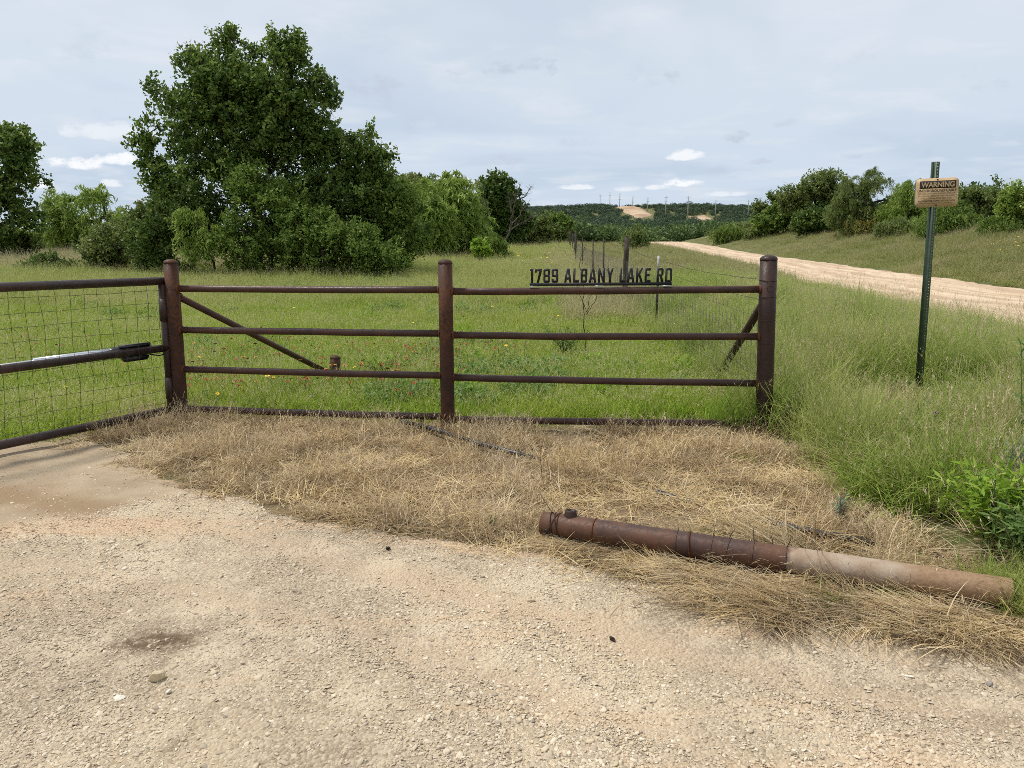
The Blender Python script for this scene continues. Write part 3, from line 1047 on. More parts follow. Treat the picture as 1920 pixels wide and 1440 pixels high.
def rr(w, h, r, n=6):
    out = []
    for cx_, cy_, a0 in ((w / 2 - r, h / 2 - r, 0), (-w / 2 + r, h / 2 - r, 90), (-w / 2 + r, -h / 2 + r, 180), (w / 2 - r, -h / 2 + r, 270)):
        for k in range(n + 1):
            a = R(a0 + 90 * k / n)
            out.append((cx_ + r * math.cos(a), cy_ + r * math.sin(a)))
    return out


def plate(w, h, r, z0, z1, cx_=0, cy_=0):
    o = rr(w, h, r); k = len(o)
    V = np.stack([pc + pright * (a + cx_) + pup * (b + cy_) + nrm * z for z in (z0, z1) for a, b in o])
    i = np.arange(k)
    V = np.concatenate([V, [V[:k].mean(0), V[k:].mean(0)]])
    return V, [np.stack([i, (i + 1) % k, (i + 1) % k + k, i + k], 1), np.concatenate([np.stack([i + k, (i + 1) % k + k, np.full(k, 2 * k + 1)], 1), np.stack([(i + 1) % k, i, np.full(k, 2 * k)], 1)])]


pl_ = part('plate', plate(PW, PH, .036, -.003, 0), M['sign'], warn, False)
part('plate_back', plate(PW * .995, PH * .995, .036, -.012, -.0032, -.006, 0), M['signedge'], warn, False)
part('title_band', plate(.286, .064, .004, .0004, .0016, .004, .068), M['ink'], pl_, False)


def words(s, cx_, cy_, w, h, mat, z, bold=0.0):
    cu = bpy.data.curves.new('text', 'FONT')
    cu.body = s; cu.size = 1; cu.offset = bold; cu.extrude = 0
    cu.resolution_u = 3
    o = bpy.data.objects.new('text', cu)
    COL.objects.link(o)
    dg = bpy.context.evaluated_depsgraph_get(); dg.update()
    me = bpy.data.meshes.new_from_object(o.evaluated_get(dg))
    V = np.array([v.co[:] for v in me.vertices])
    F = {}
    for p in me.polygons:
        F.setdefault(len(p.vertices), []).append(list(p.vertices))
    COL.objects.unlink(o); bpy.data.objects.remove(o); bpy.data.curves.remove(cu); bpy.data.meshes.remove(me)
    lo, hi = V.min(0), V.max(0)
    V2 = (V[:, :2] - lo[:2]) / (hi[:2] - lo[:2]) - .5
    P = pc + pright * (V2[:, :1] * w + cx_) + pup * (V2[:, 1:] * h + cy_) + nrm * z
    part('lettering', (P, [np.array(v) for v in F.values()]), mat, pl_, False)


words('WARNING', .004, .068, .262, .046, M['sign'], .0024, .028)
words('UNDERGROUND CABLE', .0, .017, .306, .0225, M['ink'], .0012, .014)
words('BEFORE DIGGING, TRENCHING OR', .0, -.008, .296, .0125, M['inkbrown'], .0012)
words('PLOWING, AND IN THIS VICINITY', .0, -.028, .288, .0125, M['inkbrown'], .0012)
words('CALL OPERATOR ASK FOR', .0, -.048, .245, .0130, M['inkbrown'], .0012)
words('ENTERPRISE 50000 AT CLOVIS', .0, -.070, .288, .0125, M['ink'], .0012, .015)
words('THE UNDERGROUND CABLE COMPANY', .0, -.090, .25, .007, M['inkbrown'], .0012)
for yy_ in (.110, -.108):
    c = pc + pup * yy_
    part('bolt', tube(np.stack([c - nrm * .002, c + nrm * .005]), .0065, 8), M['ink'], warn, False)
part('chip', plate(.011, .012, .003, .0004, .0015, PW / 2 - .006, -.018), plain('chipped_paint', (.62, .5, .33)), pl_, False)

# ------------------------------------------------------------------ fallen pipe
pm_, pt_, out_ = nt('half_weathered_pipe'); q_ = N(pt_)
p_ = q_.pos(); s_ = q_.attr('s'); nz = q_.noise(9, p_, 5, .65); nf_ = q_.noise(60, p_, 5, .65)
c_ = q_.mix(q_.mr(nz, .35, .65), (.055, .030, .024), (.085, .042, .030))
c_ = q_.mix(q_.mr(q_.noise(3, p_, 5, .65), .45, .62, 0., .85), c_, (.128, .058, .030))
c_ = q_.mix(q_.mr(q_.noise(26, p_, 5, .7), .55, .7, 0., .6), c_, (.035, .022, .018))
c_ = q_.mix(q_.mr(s_, .22, .02, 0., .4), c_, (.140, .062, .030))
pale = q_.mix(q_.mr(nz, .35, .65), (.400, .320, .240), (.310, .220, .150))
tan_ = q_.mix(q_.mr(nf_, .35, .65), (.310, .200, .115), (.245, .150, .085))
pale = q_.mix(q_.mr(q_.math('ADD', s_, q_.math('MULTIPLY', q_.math('SUBTRACT', nz, .5), .12)), .74, .84), pale, tan_)
cut = q_.mr(q_.math('ADD', s_, q_.math('MULTIPLY', q_.math('SUBTRACT', q_.noise(14, p_, 4, .6), .5), .07)), .575, .60)
c_ = q_.mix(cut, c_, pale)
q_.bsdf(out_, c_, q_.mr(nf_, .3, .7, .45, .75), .05, .4, q_.bump(q_.math('ADD', nf_, nz), .3, .006))
PR = .063
pA = gp(1018, 992, .05); pB = gp(1560, 1072, .05); pC = gp(1878, 1123, .04)
pA = np.array([pA[0], pA[1], .085]); pB = np.array([pB[0], pB[1], .085]); pC = np.array([pC[0], pC[1], .075])
pdir = unit(pC - pA); plen2 = np.linalg.norm(pC - pA) + .03
pipe = thing('fallen_pipe', 'thick rusty steel pipe lying in the dead grass beside the drive', 'pipe', (pA[0], pA[1], 0))
ss = np.linspace(0, plen2, 40)
PP = np.stack([pA + pdir * s for s in ss])
V, F = tube(PP, PR, 26, False)
Vi, Fi = tube(PP[:8], PR - .007, 26, False)
rim = np.arange(26)
V2, F2 = join([(V, F), (Vi, [f[:, ::-1] for f in Fi])])
F2 = F2 + [np.stack([(rim + 1) % 26, rim, rim + len(V), (rim + 1) % 26 + len(V)], 1)]
F2 = [np.concatenate(F2)]
sv = (V2 - pA) @ pdir / plen2
part('pipe_body', (V2, F2), pm_, pipe, attrs={'s': ('POINT', sv)})
ncen = pA + pdir * .155
nax = unit(np.array([.05, .12, 1.0]) - pdir * np.dot([.05, .12, 1.0], pdir))
V, F = tube(np.stack([ncen + nax * h for h in (.02, .066, .080, .092)]), [.037, .035, .031, .031], 18, False)
Vi, Fi = tube(np.stack([ncen + nax * h for h in (.04, .092)]), [.025, .025], 18, False)
V2, F2 = join([(V, F), (Vi, [f[:, ::-1] for f in Fi])])
k = np.arange(18)
F2 = [np.concatenate(F2 + [np.stack([54 + k, 54 + (k + 1) % 18, 72 + 18 + (k + 1) % 18, 72 + 18 + k], 1)])]
part('nozzle', (V2, F2), M['post2'], pipe)
perp = unit(np.cross(pdir, [0, 0, 1.])); upv = unit(np.cross(perp, pdir))


def ring(s, r, parent, mat, sk=0., name='wire_wrap'):
    a = np.linspace(0, 2 * np.pi, 25)
    c = pA + pdir * s
    P = np.stack([c + (PR + r * .6) * (perp * math.cos(t) + upv * math.sin(t)) + pdir * sk * math.cos(t + 1) for t in a])
    part(name, tube(P, r, 6, False), mat, parent)


for s, r, sk in ((.060, .0035, .014), (.072, .0035, -.02), (.088, .0032, .022), (.098, .003, .005)):
    ring(s, r, pipe, M['post'], sk)
for f, r in ((.135, .0035), (.335, .0022), (.365, .0045), (.415, .0022), (.45, .0024), (.505, .0022), (.575, .0022)):
    ring(f * plen2, r, pipe, M['weld'] if r > .0029 else M['wire'], rng.normal(0, .006), 'seam' if r > .004 else 'wire_wrap')
for f, h in ((.335, .04), (.415, .05), (.45, .06), (.505, .075), (.545, .055), (.575, .06)):   # cut wire ends standing up
    c = pA + pdir * f * plen2 + upv * PR * .9 - perp * .01
    e = c + np.array([rng.normal(0, .012), rng.normal(0, .02), h])
    part('wire_end', tube(np.stack([c, lerp(c, e, .5) + rng.normal(0, .004, 3), e]), .0022, 5), M['wire'], pipe)
part('wire_end', tube(np.stack([pA + pdir * .06 + upv * PR, pA + pdir * .03 + upv * (PR + .03), pA - pdir * .03 + upv * (PR + .10) - perp * .02]), .0022, 5), M['wire'], pipe)
hc_ = pA + pdir * .042 - unit(np.cross([0, 0, 1.], pdir)) * 0
hdir = unit(np.array([-.1, -.93, -.35]) - pdir * np.dot([-.1, -.93, -.35], pdir))
part('hole_shade_disc', tube(np.stack([hc_ + hdir * (PR - .004), hc_ + hdir * (PR + .003)]), [.016, .014], 12), M['black'], pipe)  # black disc set on the wall as the shade inside a hole; nothing is cut

# ------------------------------------------------------------------ black poly pipe winding through the dead grass
hp = [gp(750, 793, .03), gp(800, 803, .045), gp(840, 817, .05), gp(890, 832, .045), gp(940, 846, .04), gp(980, 856, .03), gp(1060, 880, -.09), gp(1200, 918, -.03), gp(1230, 926, .012), gp(1285, 944, .0),
      gp(1310, 950, -.03), gp(1400, 972, -.09), gp(1440, 982, .0), gp(1455, 988, .03), gp(1520, 1000, .026), gp(1600, 1016, .02), gp(1660, 1030, -.03)]
hp = np.array(hp)
tt = np.linspace(0, len(hp) - 1, 90)
hs = np.stack([np.interp(tt, np.arange(len(hp)), hp[:, i]) for i in range(3)], 1)
for _ in range(3):
    hs[1:-1] = (hs[:-2] + hs[1:-1] * 2 + hs[2:]) / 4
hs[:, 2] += rng.normal(0, .002, len(hs)) + .014
tag(solo('poly_pipe', tube(hs, .019, 12), M['hose'], hs[0] * [1, 1, 0]), 'black plastic hose snaking under the bottom rail into the dead grass', 'hose')

# ------------------------------------------------------------------ wire fence along the road
wire_fence = thing('wire_fence', 'old netting and barbed wire fence running back beside the dirt road', 'fence', (fr[0], fr[1], 0))
WP = [(1235, 13, 480, 't'), (1175, 17, 444, 'w'), (1132, 21, 447, 't'), (1112, 25, 449, 't'), (1092, 29, 445, 's'), (1080, 33.5, 438, 't'), (1076.5, 38, 438, 't'),
      (1080, 43, 433, 'w'), (1074, 48, 437, 't'), (1071, 53, 436, 't'), (1069, 59, 434, 'w'), (1068, 66, 436, 't'), (1066.5, 74, 436, 't')]
tops = [np.array([fr[0], fr[1] + .05, 1.30])]
bases = [np.array([fr[0], fr[1] + .05, 0.02])]
for (px, Y, py, k) in WP:
    tp = at(px, py, Y)
    b = np.array([tp[0] + rng.normal(0, .02), Y, terrain(tp[0], Y)])
    if k in 'ts':
        lean = (b - tp) * 0
        if k == 's': b[0] += .05
        V1 = box((0, 0, 0), (.034, .006, 1)); V2_ = box((0, .016, 0), (.006, .028, 1))
        V, F = join([V1, V2_])
        h = tp[2] - b[2] + .2
        base_ = b - [0, 0, .2]
        V = np.stack([lerp(base_, tp, v[2] + .5) + [v[0], v[1], 0] for v in V])
        p = part('fence_post', (V, F), M['tpost'], wire_fence, False)
        if px == 1235:
            V, F = join([box((0, 0, 0), (.037, .009, 1)), box((0, .016, 0), (.009, .031, 1))])
            V = np.stack([lerp(tp - [0, 0, .26], tp + [0, 0, .003], v[2] + .5) + [v[0], v[1], 0] for v in V])
            part('painted_tip', (V, F), M['tpostw'], p, False)
    else:
        r = .060 if Y < 20 else .07
        P = np.stack([lerp(b - [0, 0, .2], tp, t) + [rng.normal(0, .006), rng.normal(0, .006), 0] for t in np.linspace(0, 1, 6)])
        part('fence_post', tube(P, [r * 1.05, r, r * .98, r * .95, r * .93, r * .9], 10), M['wood'], wire_fence)
    tops.append(tp - [0, 0, .06 if k != 'w' else .2]); bases.append(b)
tops, bases = np.array(tops), np.array(bases)
ks = np.arange(len(tops)); kk = np.linspace(0, len(tops) - 1, 12 * (len(tops) - 1) + 1)
I = lambda arr: np.stack([np.interp(kk, ks, arr[:, i]) for i in range(3)], 1)
TT, BB = I(tops), I(bases)
for f, r in ((1.0, .0026), (.86, .0024), (.74, .002), (.60, .002), (.47, .002), (.35, .002), (.24, .002), (.14, .002)):
    P = BB + (TT - BB) * f
    P[:, 2] -= .02 * np.abs(np.sin(kk * np.pi)) * (2 if f > .9 else 1)
    P = P + rng.normal(0, .003, P.shape)
    part('wire', tube(P, r, 5, False), M['wire'], wire_fence)
barbs = []
for k in np.arange(0, 3.0, .035):       # barbs of the top strand, near spans
    p = np.array([np.interp(k, kk, TT[:, i]) for i in range(3)]); p[2] -= .04 * abs(math.sin(k * math.pi))
    a = rng.normal(0, 1, 3); a = unit(a) * .017
    barbs.append(tube(np.stack([p - a, p + a]), .0016, 4, False))
o = part('barbs', join(barbs), M['wire'], wire_fence, False); o['kind'] = 'stuff'
stays = []
for k in np.arange(.02, 6.0, .026):
    t_ = np.array([np.interp(k, kk, TT[:, i]) for i in range(3)]); b_ = np.array([np.interp(k, kk, BB[:, i]) for i in range(3)])
    t_ = lerp(b_, t_, .78) - [0, 0, .01]
    stays.append(tube(np.stack([b_ + [0, 0, .05], lerp(b_, t_, .5) + rng.normal(0, .006, 3), t_]), .0020, 4, False))
o = part('netting_stays', join(stays), M['net'], wire_fence, False); o['kind'] = 'stuff'

# ------------------------------------------------------------------ power line on the far ridge
POLES = [(1125.5, 365, 830), (1143.8, 360, 760), (1162.3, 362, 690), (1186.8, 367, 620), (1215, 369, 560), (1249, 368, 520), (1290.8, 368, 490), (1342.5, 374, 500), (1404, 374, 470)]
POLE_LAB = ['faintest and farthest power pole at the left end of the line', 'power pole left of the bare cut on the ridge top', 'power pole standing at the head of the bare cut',
            'power pole at the right edge of the bare cut', 'power pole just right of the foot of the bare cut', 'power pole midway between the bare cut and the small bare patch',
            'power pole directly above the small bare patch', 'short-looking power pole half hidden by woods right of the small bare patch', 'rightmost power pole on the ridge, beside the roadside trees']
for (px, py, Y), lb in zip(POLES, POLE_LAB):
    tp = at(px, py, Y); z0 = float(terrain(tp[0], Y))
    t = thing('power_pole', lb, 'power pole', (tp[0], Y, z0), 'power poles on the ridge')
    part('pole', tube(np.array([[tp[0], Y, z0 - 1], [tp[0], Y, (z0 + tp[2]) / 2], tp]), [.34, .28, .2], 8), M['pole'], t)
    for dz_, w in ((.9, 2.6), (3.2, 2.2), (5.4, 2.6)):
        part('arm', box(tp - [0, 0, dz_], (w, .2, .18)), M['pole'], t, False)

# ------------------------------------------------------------------ trees
def leaf_quads(C, A, B):
    """rhombic leaves, slightly folded: centre C, half axis A, half width B"""
    V = np.stack([C - A, C + B, C + A, C - B], 1).reshape(-1, 3)
    k = np.arange(len(C)) * 4
    return V, np.stack([k, k + 1, k + 2, k + 3], 1)


def nrm_rows(a):
    return a / (np.linalg.norm(a, axis=1, keepdims=True) + 1e-9)


def tree(name, label, cat, base, lobes, Y, ncl, nlf, ls, mat, style='broad', seed=1, group=None, trunk_r=.12, bark=None, clump=.35, stems=1, gaps=.40, depth=1.0, fill=.5, part_names=('trunk', 'crown')):
    """lobes: (px, py, rx, ry[, dY]) of the outline at distance Y -> ellipsoids with real depth"""
    g = np.random.default_rng(seed)
    if base[0] > 1300:             # on the bank: stand where that spot of the bank really is
        Y0, Y = Y, float(np.clip(hit(base[0], base[1], 25)[1], 36, 108))
        ls, clump, trunk_r = ls * Y / Y0, clump * Y / Y0, trunk_r * Y / Y0
    L = []
    for lb in lobes:
        dY = lb[4] if len(lb) > 4 else 0.
        c = at(lb[0], lb[1], Y + dY)
        k = (Y + dY) / FPX
        rx, rz = lb[2] * k * (.86 if lb[2] > 30 else 1), lb[3] * k * (.90 if lb[3] > 30 else 1)
        L.append((c, np.array([rx, max(.5 * (rx + rz), .6 * rx) * depth, rz])))
    bx = at(base[0], base[1], Y)[0]
    b = np.array([bx, Y, float(terrain(bx, Y))])
    w = np.array([np.prod(r) ** .55 for _, r in L]); w /= w.sum()
    cen = sum(wi * c for wi, (c, _) in zip(w, L))
    # clump centres
    P, O = [], []
    tries = 0
    while len(P) < ncl and tries < 60:
        tries += 1
        li = g.choice(len(L), ncl, p=w)
        d = nrm_rows(g.normal(size=(ncl, 3)))
        rad = (fill + (1 - fill) * g.random(ncl) ** .6) * (1 + .32 * (fbm(d[:, 0] * 4 + li * 7, d[:, 2] * 4 + d[:, 1] * 3, seed) - .5) * 2) * (1 + .10 * np.abs(g.normal(size=ncl)))
        cc = np.stack([L[i][0] for i in li]); rr_ = np.stack([L[i][1] for i in li])
        p = cc + d * rr_ * rad[:, None]
        ok = np.ones(ncl, bool)
        for (c, r) in L:
            ok &= ~((((p - c) / r) ** 2).sum(1) < (fill * .85) ** 2)
        s = 1.1 / max(clump, .05) * .60
        nz = .5 * fbm(p[:, 0] * s + 13, p[:, 2] * s, seed + 5, 2) + .5 * fbm(p[:, 1] * s + 3, p[:, 2] * s + p[:, 0] * s * .5, seed + 6, 2)
        ok &= nz > gaps + .05 * g.random(ncl)
        ok &= p[:, 2] > terrain(p[:, 0], p[:, 1]) + .12
        for q, o in zip(p[ok], nrm_rows(((p - cc) / rr_)[ok])):
            P.append(q); O.append(o)
    P, O = np.array(P[:ncl]), np.array(O[:ncl])
    # limbs: each clump joins the nearest point of the growing skeleton
    nodes, par = [], []
    low = min(c[2] - r[2] for c, r in L)
    for s_ in range(stems):
        a = 2 * np.pi * s_ / stems + seed
        st = b + (np.array([math.cos(a), math.sin(a), 0]) * (.18 + .1 * stems) if stems > 1 else 0)
        topc = cen + (np.array([math.cos(a), math.sin(a), .1]) * .5 * L[0][1][0] if stems > 1 else 0)
        prev = -1
        for t in np.linspace(0, .85, 8):
            q = lerp(st, topc, t) + g.normal(0, .05, 3) * (t > 0) * np.linalg.norm(topc - st) * .35
            if t == 0: q = st - [0, 0, .15]
            nodes.append(q); par.append(prev); prev = len(nodes) - 1
    order = np.argsort(np.linalg.norm(P - cen, axis=1))
    tips = []
    cap = 700
    for oi in order[:cap] if len(order) <= cap else g.choice(order, cap, replace=False)[np.argsort(np.linalg.norm(P[g.choice(len(P), cap)] - cen, axis=1))]:
        p = P[oi]
        NA = np.array(nodes)
        d = np.linalg.norm(NA - p, axis=1) + .6 * np.maximum(NA[:, 2] - p[2], 0) + .15 * np.linalg.norm(NA - cen, axis=1)
        j = int(np.argmin(d)); q = NA[j]
        k = max(1, int(np.linalg.norm(p - q) / .55))
        prev = j
        for s_ in range(1, k + 1):
            t = s_ / k
            x = lerp(q, p, t) + g.normal(0, .035, 3) * (s_ < k)
            x[2] += .10 * np.linalg.norm(p - q) * math.sin(t * math.pi)
            nodes.append(x); par.append(prev); prev = len(nodes) - 1
        tips.append(prev)
    nodes = np.array(nodes); par = np.array(par)
    cnt = np.zeros(len(nodes))
    for i in tips: cnt[i] += 1
    for i in range(len(nodes) - 1, -1, -1):
        if par[i] >= 0: cnt[par[i]] += max(cnt[i], .2)
    rad = trunk_r * (np.maximum(cnt, .3) / cnt.max()) ** .62 * .98 + .004
    m = par >= 0
    a, c2 = nodes[par[m]], nodes[m]
    ra, rc = np.minimum(rad[par[m]], rad[m] * 1.7), rad[m]
    T = nrm_rows(c2 - a)
    u = np.cross(T, np.array([.31, .17, .93])); u = nrm_rows(u); v = np.cross(T, u)
    ns = 6
    ang = np.linspace(0, 2 * np.pi, ns, endpoint=False)
    ringv = np.cos(ang)[None, :, None] * u[:, None] + np.sin(ang)[None, :, None] * v[:, None]
    Va = a[:, None] + ringv * ra[:, None, None]; Vc = c2[:, None] + ringv * rc[:, None, None]
    VT = np.concatenate([Va, Vc], 1).reshape(-1, 3)
    k0 = (np.arange(len(a)) * 2 * ns)[:, None]; j = np.arange(ns)[None]
    FT = np.stack([k0 + j, k0 + (j + 1) % ns, k0 + ns + (j + 1) % ns, k0 + ns + j], 2).reshape(-1, 4)
    t = thing(name, label, cat, b, group)
    part(part_names[0], (VT, [FT]), bark or M['bark'], t)
    # leaves
    n = len(P); K = 6
    if style == 'broad':
        td = nrm_rows(O[:, None].repeat(K, 1).reshape(-1, 3) * .7 + g.normal(size=(n * K, 3)) * .75 + np.array([0, 0, .25])).reshape(n, K, 3)
        ci = np.repeat(np.arange(n), nlf); tw = g.integers(0, K, n * nlf)
        tpos = g.random(n * nlf) ** .8
        C = P[ci] + td[ci, tw] * (tpos * clump * (.7 + .6 * g.random(n)[ci]))[:, None] + g.normal(0, clump * .11, (n * nlf, 3))
        ax = nrm_rows(td[ci, tw] * .6 + g.normal(size=(n * nlf, 3)))
        nn = nrm_rows(g.normal(size=(n * nlf, 3)) * .8 + np.array([0, 0, .8]))
        asp = .55
    elif style == 'feather':
        td = nrm_rows(O[:, None].repeat(K, 1).reshape(-1, 3) * .6 + g.normal(size=(n * K, 3)) * .7).reshape(n, K, 3)
        ci = np.repeat(np.arange(n), nlf); tw = g.integers(0, K, n * nlf)
        tpos = g.random(n * nlf)
        off = td[ci, tw] * (tpos * clump)[:, None]
        off[:, 2] -= clump * 1.05 * tpos ** 2
        C = P[ci] + off + g.normal(0, clump * .09, (n * nlf, 3))
        ax = nrm_rows(g.normal(size=(n * nlf, 3)) * .55 + np.array([0, 0, -.75]) + td[ci, tw] * .3)
        nn = nrm_rows(g.normal(size=(n * nlf, 3)) + np.array([0, 0, .3]))
        asp = .20
    B = nrm_rows(np.cross(ax, nn))
    sz = ls * (.6 + .8 * g.random(n * nlf))
    V, F = leaf_quads(C, ax * (sz * .5)[:, None], B * (sz * .5 * asp)[:, None])
    vv = g.random(n * nlf); cv = g.random(n)[ci]
    part(part_names[1], (V, [F]), mat, t, False, attrs={'v': ('FACE', vv), 'c': ('FACE', cv)})
    return t


# the big oak
tree('oak_tree', 'tallest broad dark green oak tree rising above the thicket left of centre', 'tree', (492, 520),
     [(462, 180, 88, 74), (365, 240, 84, 82), (515, 205, 76, 80), (430, 300, 128, 84), (545, 270, 56, 66), (428, 100, 20, 36), (535, 105, 34, 34), (312, 262, 48, 54), (325, 345, 50, 42),
      (675, 292, 48, 38), (612, 328, 50, 34), (365, 130, 24, 22), (578, 178, 34, 42), (480, 240, 90, 70), (590, 235, 44, 52), (632, 280, 40, 34), (500, 150, 66, 52), (410, 175, 66, 58), (424, 72, 9, 16), (518, 78, 9, 14), (556, 84, 10, 14), (350, 112, 14, 10), (390, 108, 10, 10),
      (292, 165, 16, 14), (282, 215, 14, 16), (268, 240, 9, 8), (266, 268, 10, 9), (284, 305, 14, 12), (300, 362, 14, 14), (285, 345, 9, 7), (618, 182, 12, 12), (628, 215, 12, 10), (605, 150, 12, 12),
      (722, 268, 14, 14), (728, 300, 9, 12), (660, 248, 16, 12), (700, 255, 14, 12), (455, 92, 12, 10), (480, 96, 12, 14)],
     27, 2000, 40, .135, L_OAK, 'broad', 3, None, .20, None, .38, 1, .365, 1.0, .10)
tree('oak_tree', 'dark leafy tree cut off by the left edge of the picture', 'tree', (-45, 480),
     [(-30, 300, 78, 70), (20, 270, 36, 40), (-60, 380, 110, 70), (20, 395, 58, 58), (45, 290, 32, 30), (-90, 290, 80, 80), (30, 340, 42, 40)],
     35, 560, 50, .16, L_OAK, 'broad', 5, None, .26, None, .42, 1, .43, 1.0, .2)
TH = 'shrubs of the thicket around the oak'
tree('shrub', 'dark rounded shrub under the left side of the big oak', 'shrub', (330, 520), [(325, 440, 62, 72), (300, 470, 55, 52), (370, 400, 50, 55)], 26.2, 420, 48, .11, L_DARK, 'broad', 11, TH, .07, None, .34, 4, .38, 1.0, .3)
tree('shrub', 'tall vine covered shrub with yellow green top before the oak trunk', 'shrub', (480, 520), [(485, 400, 66, 80), (460, 352, 38, 34), (470, 462, 82, 58), (540, 420, 50, 70)], 25.4, 560, 48, .10, L_BUSH, 'broad', 12, TH, .08, None, .32, 4, .36, 1.0, .3)
tree('shrub', 'broad low shrub in front of the oak, right of the vine covered one', 'shrub', (640, 522), [(640, 468, 92, 50), (585, 450, 62, 62), (690, 470, 52, 44)], 25.0, 560, 46, .095, L_BUSH, 'broad', 13, TH, .06, None, .30, 5, .36, 1.0, .3)
tree('shrub', 'high rounded shrub under the right shoulder of the oak', 'shrub', (640, 515), [(640, 385, 82, 62), (590, 400, 60, 60), (560, 370, 50, 40)], 26.8, 520, 48, .11, L_DARK, 'broad', 14, TH, .08, None, .34, 4, .37, 1.0, .3)
tree('shrub', 'tall leafy green shrub at the right end of the oak thicket', 'shrub', (730, 505), [(715, 385, 66, 66), (745, 430, 58, 66), (690, 350, 40, 36)], 27.5, 560, 46, .11, L_BUSH, 'broad', 15, TH, .08, None, .34, 4, .37, 1.0, .3)
tree('shrub', 'low loose shrub at the left foot of the oak thicket', 'shrub', (240, 510), [(235, 458, 62, 44), (190, 475, 46, 32), (270, 430, 40, 40)], 27.5, 330, 44, .11, L_OLIVE, 'broad', 16, TH, .05, None, .32, 5, .40, 1.0, .3)
tree('sapling', 'bright feathery sapling in front of the dark shrub under the oak', 'sapling', (380, 525), [(352, 402, 24, 11), (345, 440, 22, 24), (392, 440, 22, 16), (370, 470, 20, 16)], 24.8, 80, 50, .15, L_MESQ, 'feather', 17, None, .035, None, .32, 3, .36, 1.0, .2)
tree('shrub', 'small knee high shrub at the thicket edge right of the fence post', 'shrub', (745, 505), [(735, 490, 40, 22), (700, 500, 36, 18)], 24.5, 130, 40, .08, L_BUSH, 'broad', 18, TH, .025, None, .22, 4, .36, 1.0, .2)
tree('shrub', 'small dark shrub in the pale grass above the gate top rail', 'shrub', (100, 525), [(95, 505, 42, 22), (60, 515, 30, 14)], 27.0, 130, 40, .10, L_DARK, 'broad', 19, None, .03, None, .26, 4, .38, 1.0, .2)
# mesquites on the left
tree('mesquite_tree', 'feathery pale green mesquite left of the oak behind pale grass', 'tree', (190, 470), [(150, 385, 62, 38), (215, 385, 54, 38), (120, 420, 44, 42), (185, 425, 80, 38), (245, 410, 34, 36)], 42, 400, 46, .30, L_MESQ, 'feather', 21, None, .14, None, .50, 3, .475, 1.0, .1)
tree('mesquite_tree', 'low mesquite thicket between the left edge tree and the feathery mesquite', 'tree', (95, 475), [(90, 440, 48, 36), (130, 450, 60, 28), (40, 448, 50, 26)], 44, 240, 50, .32, L_MESQ, 'feather', 22, None, .10, None, .5, 3, .44, 1.0, .3)
tree('shrub', 'small bare stemmed bush standing alone in pale grass at far left', 'shrub', (32, 486), [(35, 455, 34, 16), (25, 462, 22, 12)], 36, 90, 44, .17, L_DARK, 'broad', 23, None, .04, None, .3, 3, .40, 1.0, .2)
tree('mesquite_tree', 'dim mesquite behind the left foot of the oak thicket', 'tree', (270, 470), [(280, 430, 60, 44), (320, 410, 50, 40)], 40, 240, 50, .28, L_MESQ, 'feather', 24, None, .10, None, .5, 2, .43, 1.0, .3)
# mesquite row, centre
RW_ = 'mesquites right of the oak'
tree('mesquite_tree', 'bright green mesquite nearest the oak thicket, in the row right of it', 'tree', (790, 480), [(775, 375, 46, 46), (800, 420, 56, 56), (760, 440, 50, 50)], 40, 480, 64, .32, L_MESQ, 'feather', 31, RW_, .14, None, .55, 3, .36, 1.0, .3)
tree('mesquite_tree', 'bright green mesquite with drooping skirt, right of centre in the row', 'tree', (855, 480), [(845, 380, 52, 48), (870, 420, 42, 52), (830, 430, 50, 50), (885, 445, 28, 36)], 42, 540, 64, .32, L_MESQ, 'feather', 32, RW_, .14, None, .55, 3, .36, 1.0, .3)
tree('mesquite_tree', 'taller green mesquite showing behind the bright row', 'tree', (815, 470), [(810, 365, 60, 34), (760, 365, 40, 38), (870, 370, 40, 34)], 50, 330, 56, .36, L_OLIVE, 'feather', 33, RW_, .16, None, .6, 2, .38, 1.0, .3)
tree('elm_tree', 'dark upright tree beside the bare dead tree', 'tree', (945, 455), [(928, 362, 30, 28), (945, 395, 36, 42), (912, 400, 28, 40), (960, 425, 30, 28)], 60, 420, 46, .26, L_DARK, 'broad', 34, None, .16, None, .55, 1, .40, 1.0, .3)
tree('sapling', 'small lime green bush at the foot of the mesquite row', 'sapling', (932, 480), [(930, 462, 20, 18), (915, 470, 14, 12), (948, 470, 12, 9), (928, 450, 9, 10)], 39, 90, 44, .19, L_BUSH, 'feather', 35, None, .03, None, .28, 3, .34, 1.0, .2)
tree('sapling', 'tiny lime green bush left of the other lime one', 'sapling', (902, 482), [(902, 466, 14, 16)], 36, 50, 40, .15, L_LIME, 'broad', 36, None, .03, None, .26, 2, .34, 1.0, .2)
tree('shrub', 'grey green brush beneath the bare dead tree', 'shrub', (985, 452), [(985, 436, 40, 22), (1010, 430, 36, 24), (955, 440, 30, 22)], 64, 240, 44, .28, L_OLIVE, 'broad', 37, None, .06, None, .5, 5, .38, 1.0, .3)
tree('shrub', 'low bush left of the far end of the wire fence', 'shrub', (1045, 448), [(1045, 428, 34, 20), (1030, 434, 28, 14)], 78, 190, 44, .32, L_BUSH, 'broad', 38, None, .06, None, .55, 4, .38, 1.0, .3)
tree('shrub', 'wispy bush growing in the wire fence left of the road bend', 'shrub', (1195, 455), [(1192, 440, 16, 18), (1180, 446, 14, 12)], 56, 70, 44, .24, L_OLIVE, 'feather', 39, None, .03, None, .45, 3, .36, 1.0, .2)
